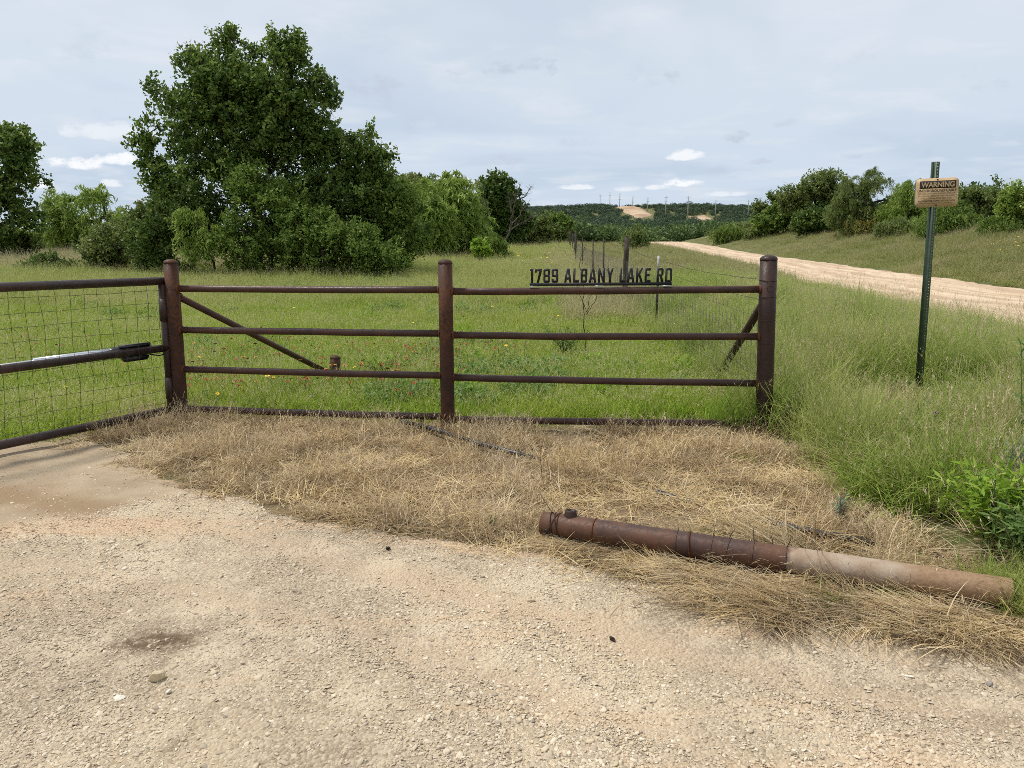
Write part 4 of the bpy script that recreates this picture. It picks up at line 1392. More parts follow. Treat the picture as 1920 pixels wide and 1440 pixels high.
# right side
RG = 'trees on the bank right of the road'
tree('elm_tree', 'open crowned tree at the left end of the bank trees', 'tree', (1530, 430), [(1540, 352, 36, 24), (1505, 368, 34, 26), (1560, 360, 26, 30), (1490, 385, 24, 20), (1535, 395, 46, 28)], 66, 506, 54, 0.194, L_OLIVE, 'broad', 41, RG, .18, None, 0.53, 1, .47, 1.0, .10)
tree('mesquite_tree', 'largest spreading tree among the bank trees, left of the warning sign', 'tree', (1650, 432), [(1630, 372, 58, 44), (1640, 340, 32, 22), (1595, 395, 44, 32), (1670, 395, 44, 32), (1600, 360, 36, 32)], 60, 704, 72, 0.216, L_OLIVE, 'feather', 42, RG, .24, None, 0.53, 2, .47, 1.0, .10)
tree('mesquite_tree', 'tree directly behind the left half of the warning sign', 'tree', (1712, 432), [(1705, 368, 26, 26), (1720, 395, 46, 30), (1690, 400, 38, 26)], 62, 418, 67, 0.216, L_MESQ, 'feather', 43, RG, .16, None, 0.51, 2, .47, 1.0, .10)
tree('elm_tree', 'rounded tree just right of the warning sign', 'tree', (1840, 430), [(1840, 366, 40, 28), (1815, 385, 36, 28), (1865, 390, 34, 28), (1830, 408, 50, 22)], 58, 484, 57, 0.187, L_OLIVE, 'broad', 44, RG, .17, None, 0.51, 2, .47, 1.0, .10)
tree('elm_tree', 'pale tree at the right edge of the picture on the bank', 'tree', (1925, 435), [(1915, 372, 34, 32), (1945, 385, 50, 46), (1900, 405, 34, 26)], 54, 418, 57, 0.187, L_MESQ, 'broad', 45, RG, .16, None, 0.49, 2, .47, 1.0, .10)
tree('shrub', 'green many stemmed shrub below the warning sign', 'shrub', (1775, 446), [(1775, 408, 44, 26), (1745, 416, 34, 20), (1805, 414, 30, 20)], 48, 330, 50, .22, L_BUSH, 'feather', 46, None, .05, None, .5, 6, .37, 1.0, .3)
tree('shrub', 'yellowish shrub in front of the largest bank tree', 'shrub', (1625, 440), [(1628, 420, 28, 14), (1608, 426, 20, 10)], 53, 120, 44, .20, L_YEL, 'feather', 47, None, .04, None, .42, 4, .38, 1.0, .25)
tree('shrub', 'bright green bush under the open crowned bank tree', 'shrub', (1465, 438), [(1465, 412, 32, 20), (1440, 418, 26, 14)], 72, 220, 46, .28, L_BUSH, 'broad', 48, None, .05, None, .55, 4, .36, 1.0, .3)
tree('shrub', 'dense dark bush between the open crowned and the largest bank trees', 'shrub', (1545, 437), [(1550, 415, 40, 18), (1515, 418, 32, 16)], 62, 240, 44, .26, L_DARK, 'broad', 49, None, .05, None, .5, 4, .36, 1.0, .3)
tree('elm_tree', 'small tree standing left of the open crowned bank tree', 'tree', (1452, 430), [(1458, 388, 26, 22), (1435, 400, 24, 20), (1480, 392, 20, 20)], 84, 286, 54, 0.230, L_OLIVE, 'broad', 50, RG, .14, None, 0.55, 2, .47, 1.0, .10)
tree('shrub', 'rounded shrub on the grassy bank by the road bend', 'shrub', (1372, 452), [(1372, 436, 30, 14), (1350, 442, 18, 9)], 82, 150, 44, .28, L_BUSH, 'feather', 51, None, .04, None, .5, 4, .36, 1.0, .25)
tree('shrub', 'low olive bush on the bank between the shrub by the bend and bank trees', 'shrub', (1420, 447), [(1420, 434, 22, 10)], 76, 90, 40, .26, L_OLIVE, 'feather', 52, None, .03, None, .45, 4, .38, 1.0, .25)
tree('shrub', 'dark green brush below the tree right of the warning sign', 'shrub', (1870, 446), [(1875, 424, 46, 18), (1905, 428, 36, 16)], 50, 230, 42, .20, L_BUSH, 'feather', 53, None, .04, None, .45, 5, .37, 1.0, .3)
tree('shrub', 'brushy undergrowth between the largest bank tree and the warning sign', 'shrub', (1690, 441), [(1690, 423, 38, 15), (1665, 428, 24, 11)], 55, 170, 42, .21, L_OLIVE, 'feather', 54, None, .04, None, .45, 5, .37, 1.0, .3)


def bare(name, label, cat, base, Y, branches, r0, mat, seed=1, twigs=30, group=None):
    """leafless tree or weed; branches are polylines given in photo columns and rows"""
    g = np.random.default_rng(seed)
    if base[0] > 1300 and Y > 20: Y = float(np.clip(hit(base[0], base[1], 25)[1], 36, 108))
    bx = at(base[0], base[1], Y); b = np.array([bx[0], Y, float(terrain(bx[0], Y))])
    t = thing(name, label, cat, b, group)
    tw = []
    for bi, br in enumerate(branches):
        P = np.array([at(px, py, Y + dy_) for px, py, dy_ in br])
        if br[0][:2] == tuple(base): P[0] = b - [0, 0, .05]
        tt_ = np.linspace(0, len(P) - 1, 5 * (len(P) - 1) + 1)
        Q = np.stack([np.interp(tt_, np.arange(len(P)), P[:, i]) for i in range(3)], 1)
        ln = np.linalg.norm(Q[-1] - Q[0])
        Q[1:-1] += g.normal(0, .012 * ln, Q[1:-1].shape)
        rad = r0 * (1 if bi == 0 else .62) * np.linspace(1, .18, len(Q))
        part('branch' if bi else 'trunk', tube(Q, rad, 7), mat, t)
        for _ in range(twigs):
            k = g.uniform(.3, 1) * (len(Q) - 1.01); i = int(k)
            p = lerp(Q[i], Q[i + 1], k - i)
            d = unit(unit(Q[-1] - Q[0]) * .6 + g.normal(0, .55, 3) + [0, 0, .35]) * ln * g.uniform(.08, .30)
            tw.append(tube(np.stack([p, p + d * .5 + g.normal(0, .03 * ln * .3, 3), p + d]), [r0 * .16, r0 * .10, r0 * .04], 4, False))
    if tw:
        part('twigs', join(tw), mat, t)
    return t


bare('dead_tree', 'bare grey dead tree leaning right beside the dark upright tree', 'dead tree', (943, 447), 52,
     [[(943, 447, 0), (955, 425, 0), (972, 408, .3), (985, 385, .5)], [(955, 425, 0), (962, 395, -.3), (968, 370, -.3), (975, 345, -.2)], [(968, 375, 0), (985, 368, .2), (995, 350, .3)],
      [(950, 435, 0), (975, 420, .5), (1000, 405, .8)], [(960, 400, 0), (956, 380, .2), (953, 360, .3)]], .085, M['deadwood'], 61, 26)
bare('dead_limb', 'dark fallen limb leaning left of the far wire fence posts', 'dead limb', (1042, 450), 60, [[(1042, 450, 0), (1055, 440, 0), (1068, 431, .3)], [(1052, 442, 0), (1046, 446, .2), (1040, 452, .2)]], .06, M['darkweed'], 62, 6)
bare('dead_shrub', 'bare twiggy dead branch poking above the bank trees by the warning sign', 'dead shrub', (1672, 430), 58, [[(1672, 430, 0), (1672, 370, 0), (1668, 345, 0)], [(1671, 368, 0), (1685, 352, .2)], [(1672, 380, 0), (1660, 362, .2)]], .06, M['deadwood'], 63, 10)
bare('dry_weed', 'leafless dark weed stems standing behind the ALBANY lettering', 'weed', (1100, 596), 10.2,
     [[(1100, 596, 0), (1096, 560, 0), (1090, 500, .05), (1091, 452, .1)], [(1099, 585, 0), (1110, 545, .05), (1114, 500, .05), (1110, 470, .1)], [(1098, 580, 0), (1084, 545, .1), (1080, 530, .1)], [(1100, 590, 0), (1118, 560, -.1), (1124, 535, -.1)]], .0075, M['darkweed'], 64, 7)
bare('dry_weed', 'dark brown dead weed stalks standing in the straw left of the fallen pipe', 'weed', (1020, 950), 4.95,
     [[(1020, 950, 0), (1018, 900, 0), (1012, 845, .02)], [(1022, 945, 0), (1030, 900, .05), (1026, 868, .05)], [(1018, 940, 0), (1000, 905, .02), (996, 880, .02)]], .0042, M['darkweed'], 65, 16)
bare('dry_weed', 'pale bleached stalks leaning in front of the green sign post', 'weed', (1765, 815), 5.6,
     [[(1765, 815, 0), (1755, 775, 0), (1735, 745, 0), (1720, 725, 0)], [(1742, 758, 0), (1746, 730, .03)], [(1700, 800, .1), (1680, 750, .1), (1658, 700, .1)]], .0045, M['bone'], 66, 3)
bare('dry_weed', 'thin grey dead weed beside the foot of the right fence post', 'weed', (1475, 860), 5.9,
     [[(1475, 860, 0), (1478, 800, 0), (1482, 745, .02)], [(1475, 850, 0), (1468, 800, .05), (1466, 770, .05)]], .004, M['darkweed'], 67, 14)

# ------------------------------------------------------------------ woods: middle distance and ridge, each one mass
PROTO = {}


def proto_col(name, meshes):
    c = bpy.data.collections.new(name)          # not linked to the scene: holds only the shapes to be scattered
    for i, m in enumerate(meshes):
        c.objects.link(bpy.data.objects.new('%s_%02d' % (name, i), m))
    return c


def scatter(name, pts, rot, scl, idx, col, label, cat):
    m = bpy.data.meshes.new(name)
    n = len(pts)
    m.vertices.add(n)
    m.vertices.foreach_set('co', np.ascontiguousarray(pts, np.float32).ravel())
    for nm, arr in (('rot', rot), ('scl', scl)):
        a = m.attributes.new(nm, 'FLOAT_VECTOR', 'POINT')
        a.data.foreach_set('vector', np.ascontiguousarray(arr, np.float32).ravel())
    a = m.attributes.new('idx', 'INT', 'POINT')
    a.data.foreach_set('value', np.ascontiguousarray(idx, np.int32))
    o = bpy.data.objects.new(name, m)
    COL.objects.link(o)
    g = bpy.data.node_groups.new(name, 'GeometryNodeTree')
    g.interface.new_socket('Geometry', in_out='INPUT', socket_type='NodeSocketGeometry')
    g.interface.new_socket('Geometry', in_out='OUTPUT', socket_type='NodeSocketGeometry')
    gi = g.nodes.new('NodeGroupInput'); go = g.nodes.new('NodeGroupOutput')
    ci = g.nodes.new('GeometryNodeCollectionInfo')
    ci.inputs['Collection'].default_value = col
    ci.inputs['Separate Children'].default_value = True
    ci.inputs['Reset Children'].default_value = True
    ip = g.nodes.new('GeometryNodeInstanceOnPoints')
    ip.inputs['Pick Instance'].default_value = True

    def na(nm, ty):
        q = g.nodes.new('GeometryNodeInputNamedAttribute')
        q.data_type = ty
        q.inputs[0].default_value = nm
        return q.outputs[0]
    e = g.nodes.new('FunctionNodeEulerToRotation')
    g.links.new(na('rot', 'FLOAT_VECTOR'), e.inputs[0])
    g.links.new(gi.outputs[0], ip.inputs['Points'])
    g.links.new(ci.outputs[0], ip.inputs['Instance'])
    g.links.new(na('idx', 'INT'), ip.inputs['Instance Index'])
    g.links.new(e.outputs[0], ip.inputs['Rotation'])
    g.links.new(na('scl', 'FLOAT_VECTOR'), ip.inputs['Scale'])
    g.links.new(ip.outputs[0], go.inputs[0])
    md = o.modifiers.new('scatter', 'NODES')
    md.node_group = g
    return tag(o, label, cat, None, 'stuff')


def bush_proto(seed, n, ls, mat, flat=.8):
    g = np.random.default_rng(seed)
    L = [(g.normal(0, .35, 3) * [1, 1, .4] + [0, 0, .75], np.array([.55, .55, .5]) * g.uniform(.7, 1.2)) for _ in range(6)]
    k = g.integers(0, 6, n)
    d = nrm_rows(g.normal(size=(n, 3)))
    C = np.stack([L[i][0] for i in k]) + d * np.stack([L[i][1] for i in k]) * (.75 + .35 * g.random(n))[:, None]
    C[:, 2] = np.abs(C[:, 2] - .05) * flat
    ax = nrm_rows(g.normal(size=(n, 3))); nn = nrm_rows(g.normal(size=(n, 3)) * .8 + d * .8)
    B = nrm_rows(np.cross(ax, nn)); sz = ls * (.6 + .8 * g.random(n))
    V, F = leaf_quads(C, ax * (sz * .5)[:, None], B * (sz * .4)[:, None])
    cl = g.random(6)
    return newmesh('bush', V, [F], mat, {'v': ('FACE', g.random(n)), 'c': ('FACE', cl[k])})


# the cut climbs the ridge from right to left; corners as photo column and distance
CUT = [np.array([(px - 960) / FPX * Y, Y]) for px, Y in [(1152, 626), (1183, 624), (1194, 580), (1211, 515), (1192, 498), (1171, 548)]]
CUT2 = [np.array([(px - 960) / FPX * Y, Y]) for px, Y in [(1290, 502), (1314, 508), (1319, 478), (1294, 470)]]


def patch(poly, name, lift=.35):
    poly = np.array(poly); lo, hi = poly.min(0) - 2, poly.max(0) + 2
    xs = np.arange(lo[0], hi[0], 2.5); ys_ = np.arange(lo[1], hi[1], 4.)
    X, Y_ = np.meshgrid(xs, ys_, indexing='ij')
    dd = polydist(X, Y_, poly)
    Z = terrain(X, Y_) + lift * sstep(dd, -3, 1) - .5 * (dd < -3) + .9 * (np.floor(Y_ / 22) % 2) * sstep(dd, -2, 2)
    a, b2 = X.shape
    i, j = np.meshgrid(np.arange(a - 1), np.arange(b2 - 1), indexing='ij')
    q0 = (i * b2 + j).ravel()
    k = ((dd[:-1, :-1] > -3) & (dd[1:, 1:] > -3)).ravel()
    q0 = q0[k]
    m = newmesh(name, np.stack([X.ravel(), Y_.ravel(), Z.ravel()], 1), [np.stack([q0, q0 + b2, q0 + b2 + 1, q0 + 1], 1)], M['cut'])
    return tag(link(name, m), kind='structure')


mm, mt_, mo_ = nt('bare_caliche_slope'); qq = N(mt_)
qq.bsdf(mo_, qq.mix(qq.mr(qq.noise(.06, qq.pos(), 4, .6), .4, .65), (.36, .235, .155), (.50, .39, .265)), .95, 0, .1)
M['cut'] = mm
patch(CUT, 'cleared_slope')
patch(CUT2, 'bare_patch')


def woods(name, label, n, y0, y1, a0, a1, smin, smax, seed, dens=None, nprot=5, leaf=.17, nleaf=420, mat=None, prefix='wood'):
    g = np.random.default_rng(seed)
    yy = np.sqrt(g.random(n * 3) * (y1 ** 2 - y0 ** 2) + y0 ** 2)
    xx = yy * g.uniform(a0, a1, n * 3)
    ok = np.ones(len(yy), bool)
    for pz in (CUT, CUT2):
        ok &= polydist(xx, yy, pz) < -5
    if dens is not None: ok &= dens(xx, yy, g)
    xx, yy = xx[ok][:n], yy[ok][:n]
    n = len(xx)
    zz_ = terrain(xx, yy) - .2
    s = g.uniform(smin, smax, n) * (.75 + .6 * fbm(xx * .03, yy * .03, seed))
    c = proto_col(prefix, [bush_proto(seed * 10 + i, nleaf, leaf, mat or L_WOOD) for i in range(nprot)])
    scatter(name, np.stack([xx, yy, zz_], 1), np.stack([g.normal(0, .1, n), g.normal(0, .1, n), g.random(n) * 6.28], 1), np.stack([s, s, s * g.uniform(.8, 1.2, n)], 1), g.integers(0, nprot, n), c, label, 'woods')


def off_road(x, y, g):
    return (np.abs(x - road_c(y)) > RW + 5) | (y > 150)


def clear_view(x, y, g):     # keep the strip in front of the bare cuts low
    a = x / y
    c1, c2 = np.array(CUT), np.array(CUT2)
    sh = np.zeros(len(x), bool)
    for c in (c1, c2):            # low growth in a band below each bare slope
        cx_, cy_ = c.mean(0)
        sh |= (a > c[:, 0].min() / cy_ - .004) & (a < c[:, 0].max() / cy_ + .012) & (y < c[:, 1].max()) & (y > c[:, 1].min() - 60)
    return ~(sh & (g.random(len(x)) < .8))


woods('ridge_woods', 'dark green woods covering the far ridge', 7000, 250, 780, -.30, .62, 1.6, 3.3, 71, clear_view, 5, .14, 620, L_CEDAR_HAZE, 'ridge')
woods('valley_woods', 'brush and trees filling the middle distance below the ridge', 1500, 125, 260, -.25, .62, 1.9, 3.4, 72, lambda x, y, g: ((y > 150) | (x / y < .16) | (x / y > .32)) & off_road(x, y, g), 5, .16, 620, L_OLIVE if False else L_WOOD, 'valley')
woods('bank_woods', 'brush behind the trees of the right bank', 330, 90, 165, .245, .75, .8, 1.7, 73, lambda x, y, g: x - road_c(y) > 9.5 + 4 * g.random(len(x)), 4, .15, 620, L_OLIVE, 'bankw')
woods('left_woods', 'brush behind the pasture on the left', 300, 60, 130, -.80, .03, 1.0, 1.8, 74, None, 4, .13, 620, L_MESQ, 'leftw')


# ------------------------------------------------------------------ grass
def blades(g, n, rad, L0, L1, w, th0, th1, curl0, curl1, seg=4, az0=None, azs=3.2, start=None, seed_head=0.0, zmin=.004):
    """n curved tapering blades; returns V, faces, t, v, seed"""
    if start is None:
        r = rad * np.sqrt(g.random(n)); a = g.random(n) * 6.283
        p = np.stack([r * np.cos(a), r * np.sin(a), np.zeros(n)], 1)
    else:
        p = start.copy()
    azm = (g.uniform(-azs, azs, n) + (az0 if az0 is not None else 0))
    hd = np.stack([np.cos(azm), np.sin(azm), np.zeros(n)], 1)
    wa = azm + np.pi / 2 + g.normal(0, .6, n)
    wd = np.stack([np.cos(wa), np.sin(wa), np.zeros(n)], 1)
    L = g.uniform(L0, L1, n); th = g.uniform(th0, th1, n); cu = g.uniform(curl0, curl1, n)
    ww = w * g.uniform(.6, 1.3, n)
    rows, ts = [], []
    q = p
    for k in range(seg + 1):
        t = k / seg
        if k < seg:
            ht = ww * (1 - t) ** .6 * .5
            rows += [q - wd * ht[:, None], q + wd * ht[:, None]]; ts += [t, t]
        else:
            rows.append(q); ts.append(1.)
        ang = th + cu * (t + .5 / seg)
        q = q + (hd * np.sin(ang)[:, None] + np.array([0, 0, 1.]) * np.cos(ang)[:, None]) * (L / seg)[:, None]
        q[:, 2] = np.maximum(q[:, 2], zmin + .012 * g.random(n))
    m = 2 * seg + 1
    V = np.stack(rows, 1).reshape(-1, 3)
    k0 = (np.arange(n) * m)[:, None]
    Q = np.concatenate([k0 + np.array([[2 * i, 2 * i + 1, 2 * i + 3, 2 * i + 2]]) for i in range(seg - 1)])
    T = k0 + np.array([[2 * seg - 2, 2 * seg - 1, 2 * seg]])
    tv = np.tile(ts, n); vv = np.repeat(g.random(n), m)
    return V, [Q, T], tv, vv, np.full(n * m, seed_head), (rows[-1], hd)


def tuft(name, specs, mat, seed):
    g = np.random.default_rng(seed)
    VS, TV, VV, SV = [], [], [], []
    for sp_ in specs:
        heads = sp_.pop('heads', 0)
        r = blades(g, **sp_)
        VS.append((r[0], r[1])); TV.append(r[2]); VV.append(r[3]); SV.append(r[4])
        if heads:
            tip, hd = r[5]
            k = np.repeat(np.arange(len(tip)), heads)
            st_ = tip[k] - np.array([0, 0, .045]) * g.random((len(k), 1)) + g.normal(0, .003, (len(k), 3))
            h = blades(g, len(k), 0, .010, .026, .0042, .1, .9, 0, .5, 2, start=st_, seed_head=1.)
            VS.append((h[0], h[1])); TV.append(h[2]); VV.append(h[3]); SV.append(h[4])
        sp_['heads'] = heads
    V, F = join(VS)
    return newmesh(name, V, F, mat, {'t': ('POINT', np.concatenate(TV)), 'v': ('POINT', np.concatenate(VV)), 'seed': ('POINT', np.concatenate(SV))})


G_PAST = grass_mat('pasture_grass', [(.175, .275, .026), (.285, .420, .046), (.410, .500, .095)], (.540, .560, .170), .30, .44, (.440, .480, .110), .45, (.60, .53, .30))
G_FAR = grass_mat('far_pasture_grass', [(.225, .310, .050), (.345, .425, .086), (.460, .500, .150)], (.580, .555, .260), .40, .44, (.500, .490, .190), .18, (.60, .53, .32))
G_VERGE = grass_mat('verge_grass', [(.140, .240, .026), (.260, .385, .054), (.430, .500, .125)], (.620, .580, .280), .40, .46, (.470, .450, .190), .9, (.54, .46, .28))
G_BANK = grass_mat('bank_grass', [(.180, .225, .058), (.280, .305, .096), (.400, .385, .165)], (.520, .455, .260), .45, .42, (.430, .380, .205), .20, (.50, .42, .28))
G_DRY = grass_mat('dead_grass', [(.260, .170, .085), (.600, .440, .225), (.800, .640, .365), (.880, .770, .530)], (.840, .710, .460), .25, .32, (.300, .200, .100), 2.3, (.76, .64, .42))
G_DRY2 = grass_mat('grey_dead_grass', [(.210, .150, .090), (.520, .400, .250), (.780, .650, .450)], (.760, .650, .450), .30, .32, (.260, .185, .110), 2.3, (.70, .58, .39))
G_PALE = grass_mat('pale_seeding_grass', [(.290, .290, .100), (.410, .390, .170), (.520, .465, .250)], (.600, .525, .320), .5, .42, (.470, .420, .225), .2, (.6, .53, .36))


def place(n, y0, y1, amin, amax, g, power=1.0):
    u = g.random(n)
    if power == 1.0:
        y = np.sqrt(u * (y1 ** 2 - y0 ** 2) + y0 ** 2)
    elif power == 0.0:                 # even per unit of distance: density falls as 1/distance
        y = y0 + u * (y1 - y0)
    else:
        y = y0 * (y1 / y0) ** u        # even on screen: density falls as 1/distance^2
    return y * g.uniform(amin, amax, n), y


def fence_x(y):
    """the line of the wire fence and the right limit of the pasture"""
    return np.interp(y, bases[:, 1], bases[:, 0])


def grow(name, label, x, y, col, nprot, s0, s1, g, tilt=.12, lift=0., hz=None, rotz=None):
    n = len(x)
    s = g.uniform(s0, s1, n)
    h = s * g.uniform(.8, 1.25, n) * (1 if hz is None else hz)
    rz = g.random(n) * 6.283 if rotz is None else rotz
    scatter(name, np.stack([x, y, terrain(x, y) + lift], 1), np.stack([g.normal(0, tilt, n), g.normal(0, tilt, n), rz], 1), np.stack([s, s, h], 1), g.integers(0, nprot, n), col, label, 'grass')


def past_specs(k):
    return [dict(n=150, rad=.30, L0=.07, L1=.22, w=.0072, th0=0, th1=.65, curl0=.1, curl1=1.6),
            dict(n=16, rad=.28, L0=.14, L1=.27, w=.0024, th0=0, th1=.35, curl0=0, curl1=.5, seg=3, heads=4)]


g = np.random.default_rng(101)
P_PAST = proto_col('pasture', [tuft('t', past_specs(i), G_PAST, 200 + i) for i in range(6)])
# near pasture behind the fence
x, y = place(5200, 6.9, 18, -.80, .40, g, 0.0)
line = np.interp(x, [fl[0] - 4, fl[0], fm[0], fr[0]], [5.1, YL, YM, YR])      # fence and gate line
ok = (y > line + .30 + .12 * g.random(len(x))) & (x < fence_x(y) + .3)
gs = hx[:2] + gd[:2] * 1.5
x, y = x[ok], y[ok]
hz = .62 + .75 * fbm(x * .7, y * .7, 51)
hz *= np.where(np.abs(y - 7.6) < .6, .8, 1)
grow('pasture_grass', 'short bright green pasture grass right behind the pipe fence', x, y, P_PAST, 6, .8, 1.25, g, hz=hz)
# behind the gate, left
x, y = place(900, 4.9, 8, -1.05, -.36, g, 0.0)
gx_ = np.interp(y, [gpt(3.5, 0)[1], hx[1]], [gpt(3.5, 0)[0], hx[0]])
ok = (x < gx_ - .25 - .55 * sstep(-y, -6.4, -5.4) - .2 * fbm(y * 2, y * 0, 3)) & (y < 7.4)
x, y = x[ok], y[ok]
grow('pasture_grass', 'short bright green pasture grass behind the wire mesh gate', x, y, P_PAST, 6, .8, 1.25, g, hz=.8)


def far_specs(k):
    return [dict(n=22, rad=.26, L0=.14, L1=.40, w=.013, th0=0, th1=.5, curl0=.1, curl1=1.3, seg=3),
            dict(n=8, rad=.26, L0=.28, L1=.46, w=.005, th0=0, th1=.3, curl0=0, curl1=.4, seg=3, heads=3)]


P_FAR = proto_col('farpasture', [tuft('t', far_specs(i), G_FAR, 220 + i) for i in range(5)])
x, y = place(20000, 17, 85, -.80, .14, g, 0.5)
ok = (x < fence_x(y) + .4)
x, y = x[ok], y[ok]
s_ = np.interp(y, [17, 40, 85], [.9, 1.35, 2.2])
grow('far_pasture_grass', 'pale green grass of the far pasture up to the trees', x, y, P_FAR, 5, .85, 1.2, g, hz=np.interp(y, [17, 40, 85], [1., .8, .55]) * (.6 + .8 * fbm(x * .3, y * .3, 52)))
o = bpy.data.objects['far_pasture_grass']
sc_ = np.zeros(len(x) * 3, np.float32); o.data.attributes['scl'].data.foreach_get('vector', sc_)
o.data.attributes['scl'].data.foreach_set('vector', (sc_.reshape(-1, 3) * s_[:, None]).astype(np.float32).ravel())
P_PALE = proto_col('palegrass', [tuft('t', far_specs(i), G_PALE, 230 + i) for i in range(4)])
x, y = place(5200, 28, 52, -.78, -.36, g, 1.0)
grow('pale_grass', 'straw pale tall grass between the left trees and the green pasture', x, y, P_PALE, 4, 1.0, 1.8, g)
x, y = place(2500, 14, 60, .0, .16, g, 0.5)
ok = (np.abs(x - fence_x(y)) < 1.3)
x, y = x[ok], y[ok]
grow('fence_row_grass', 'tall pale seeding grass along the foot of the wire fence', x, y, P_PALE, 4, .8, 1.5, g)

def weed_proto(seed, n, h, r, ll, mat):
    g_ = np.random.default_rng(seed)
    a = g_.random(n) * 6.283; rr_ = r * np.sqrt(g_.random(n))
    C = np.stack([rr_ * np.cos(a), rr_ * np.sin(a), h * (.15 + .85 * g_.random(n)) * (1 - .5 * (rr_ / r) ** 2)], 1)
    d = nrm_rows(np.stack([np.cos(a), np.sin(a), .5 + 0 * a], 1) + g_.normal(0, .7, (n, 3)))
    B = nrm_rows(np.cross(d, g_.normal(size=(n, 3)) * .6 + [0, 0, 1.]))
    L_ = ll * (.6 + .8 * g_.random(n))
    V, F = leaf_quads(C, d * (L_ * .5)[:, None], B * (L_ * .14)[:, None])
    return newmesh('weed', V, [F], mat, {'v': ('FACE', g_.random(n)), 'c': ('FACE', g_.random(n))})


P_WEED = proto_col('weed', [weed_proto(500, 260, .26, .22, .07, L_WEED), weed_proto(501, 240, .22, .24, .06, L_BUSH), weed_proto(502, 220, .30, .20, .08, L_LIME), weed_proto(503, 240, .24, .26, .07, L_WEED)])
x, y = place(1500, 7.3, 30, -.75, .30, g, 0.0)
ok = (x < fence_x(y) - .2) & (fbm(x * .45, y * .45, 58) > .54) & (y > np.interp(x, [fl[0], fm[0], fr[0]], [YL, YM, YR]) + .7)
grow('pasture_weeds', 'low leafy weeds in darker patches among the pasture grass', x[ok], y[ok], P_WEED, 4, .5, 1.15, g)
# verge between wire fence and road, near
def verge_specs(k):
    return [dict(n=110, rad=.26, L0=.18, L1=.58, w=.0094, th0=0, th1=.6, curl0=.2, curl1=2.0, seg=5),
            dict(n=12, rad=.24, L0=.32, L1=.60, w=.003, th0=0, th1=.4, curl0=0, curl1=.9, seg=4, heads=4)]


P_VERGE = proto_col('verge', [tuft('t', verge_specs(i), G_VERGE, 240 + i) for i in range(6)])


def vergemask(x, y):
    left = np.interp(y, [2.9, 3.3, 3.6, 4.4, 5.2, 6.2, 6.6], [2.42, 2.48, 2.52, 2.50, 2.40, 2.38, fr[0] + .1])
    left = np.where(y > 6.6, fence_x(y) + .05, left)
    return (x > left + (fbm(x * 2.4, y * 2.4, 61) - .5) * np.interp(y, [3.2, 4.6, 6.0], [.35, 1.1, 1.3])) & (x < road_c(y) - RW + .25 + (fbm(x, y, 62) - .5) * 1.2)


x, y = place(6500, 2.9, 26, .10, .92, g, 0.5)
ok = vergemask(x, y)
x, y = x[ok], y[ok]
for (px_, py_, Y_, r_) in ((1856, 1085, 3.72, .38), (1925, 1110, 3.45, .24), (1722, 860, 5.35, .24), (1908, 900, 4.7, .12), (1895, 990, 4.1, .16), (1727, 735, 6.9, .22)):
    c_ = at(px_, py_, Y_)
    ok = np.hypot(x - c_[0], (y - Y_ + r_ * .8) * .6) > r_
    x, y = x[ok], y[ok]
hz = (.40 + 1.7 * fbm(x * 1.3, y * 1.3, 63)) * np.interp(y, [3, 7, 12, 26], [.95, .9, .75, .6])
hz *= np.interp(road_c(y) - RW - x, [0, .8, 2.0], [.55, .75, 1.])
hz *= 1 - .62 * sstep(1.0 - np.hypot(x - wb[0] * .95, (y - wb[1] + .45) * .8), 0, .5)
grow('verge_grass', 'tall tangled green and straw grass on the verge around the warning sign', x, y, P_VERGE, 6, .8, 1.15, g, .2, hz=hz)
def stalk_specs(k):
    return [dict(n=12, rad=.12, L0=.45, L1=.85, w=.0034, th0=0, th1=.45, curl0=0, curl1=.9, seg=5, heads=8)]


P_STALK = proto_col('stalk', [tuft('t', stalk_specs(i), G_PALE if i % 2 else G_DRY2, 245 + i) for i in range(4)])
x, y = place(1700, 3.2, 18, .14, .9, g, 0.5)
ok = vergemask(x, y) & (fbm(x * .8, y * .8, 66) > .42)
ok &= np.hypot(x - wb[0] * .93, (y - wb[1] + .6) * .7) > .75
grow('verge_stalks', 'tall straw coloured seed stalks standing above the verge grass', x[ok], y[ok], P_STALK, 4, .6, 1.0, g, .2)
x, y = place(420, 8, 24, .3, .75, g, 0.5)
ok = np.abs(x - (road_c(y) - RW - .1)) < .5
grow('roadside_stalks', 'thin brown seed stalks along the near edge of the dirt road', x[ok], y[ok], P_STALK, 4, .45, .7, g, .15)
x, y = place(260, 3.4, 12, .2, .85, g, 0.5)
ok = vergemask(x, y) & (x > np.interp(y, [3, 7], [2.9, 2.6]))
grow('verge_weeds', 'small leafy weeds within the verge grass', x[ok], y[ok], P_WEED, 4, .5, 1.0, g)
g2 = np.random.default_rng(909)
x = g2.uniform(2.75, 7.2, 900); y = g2.uniform(1.6, 6.0, 900)
ok = (polydist(x, y, DRIVE) < -.12) & (x > .80 * y)
grow('roadside_grass', 'tall green grass of the verge beyond the right edge of the picture', x[ok], y[ok], P_VERGE, 6, .8, 1.15, g2, .2, hz=.9)
n = 26
x = g.uniform(2.16, 2.50, n); y = g.uniform(2.98, 3.34, n)
grow('pipe_end_grass', 'green and straw grass growing over the far end of the fallen pipe', x, y, P_VERGE, 6, .35, .62, g, .25, hz=.8)
P_BANK = proto_col('bankgrass', [tuft('t', far_specs(i), G_BANK, 250 + i) for i in range(5)])
x, y = place(6000, 24, 112, .04, .36, g, 0.5)
ok = (x > fence_x(np.minimum(y, 74)) + .2 + np.maximum(y - 74, 0) * .1) & (x < road_c(y) - RW + .1)
x, y = x[ok], y[ok]
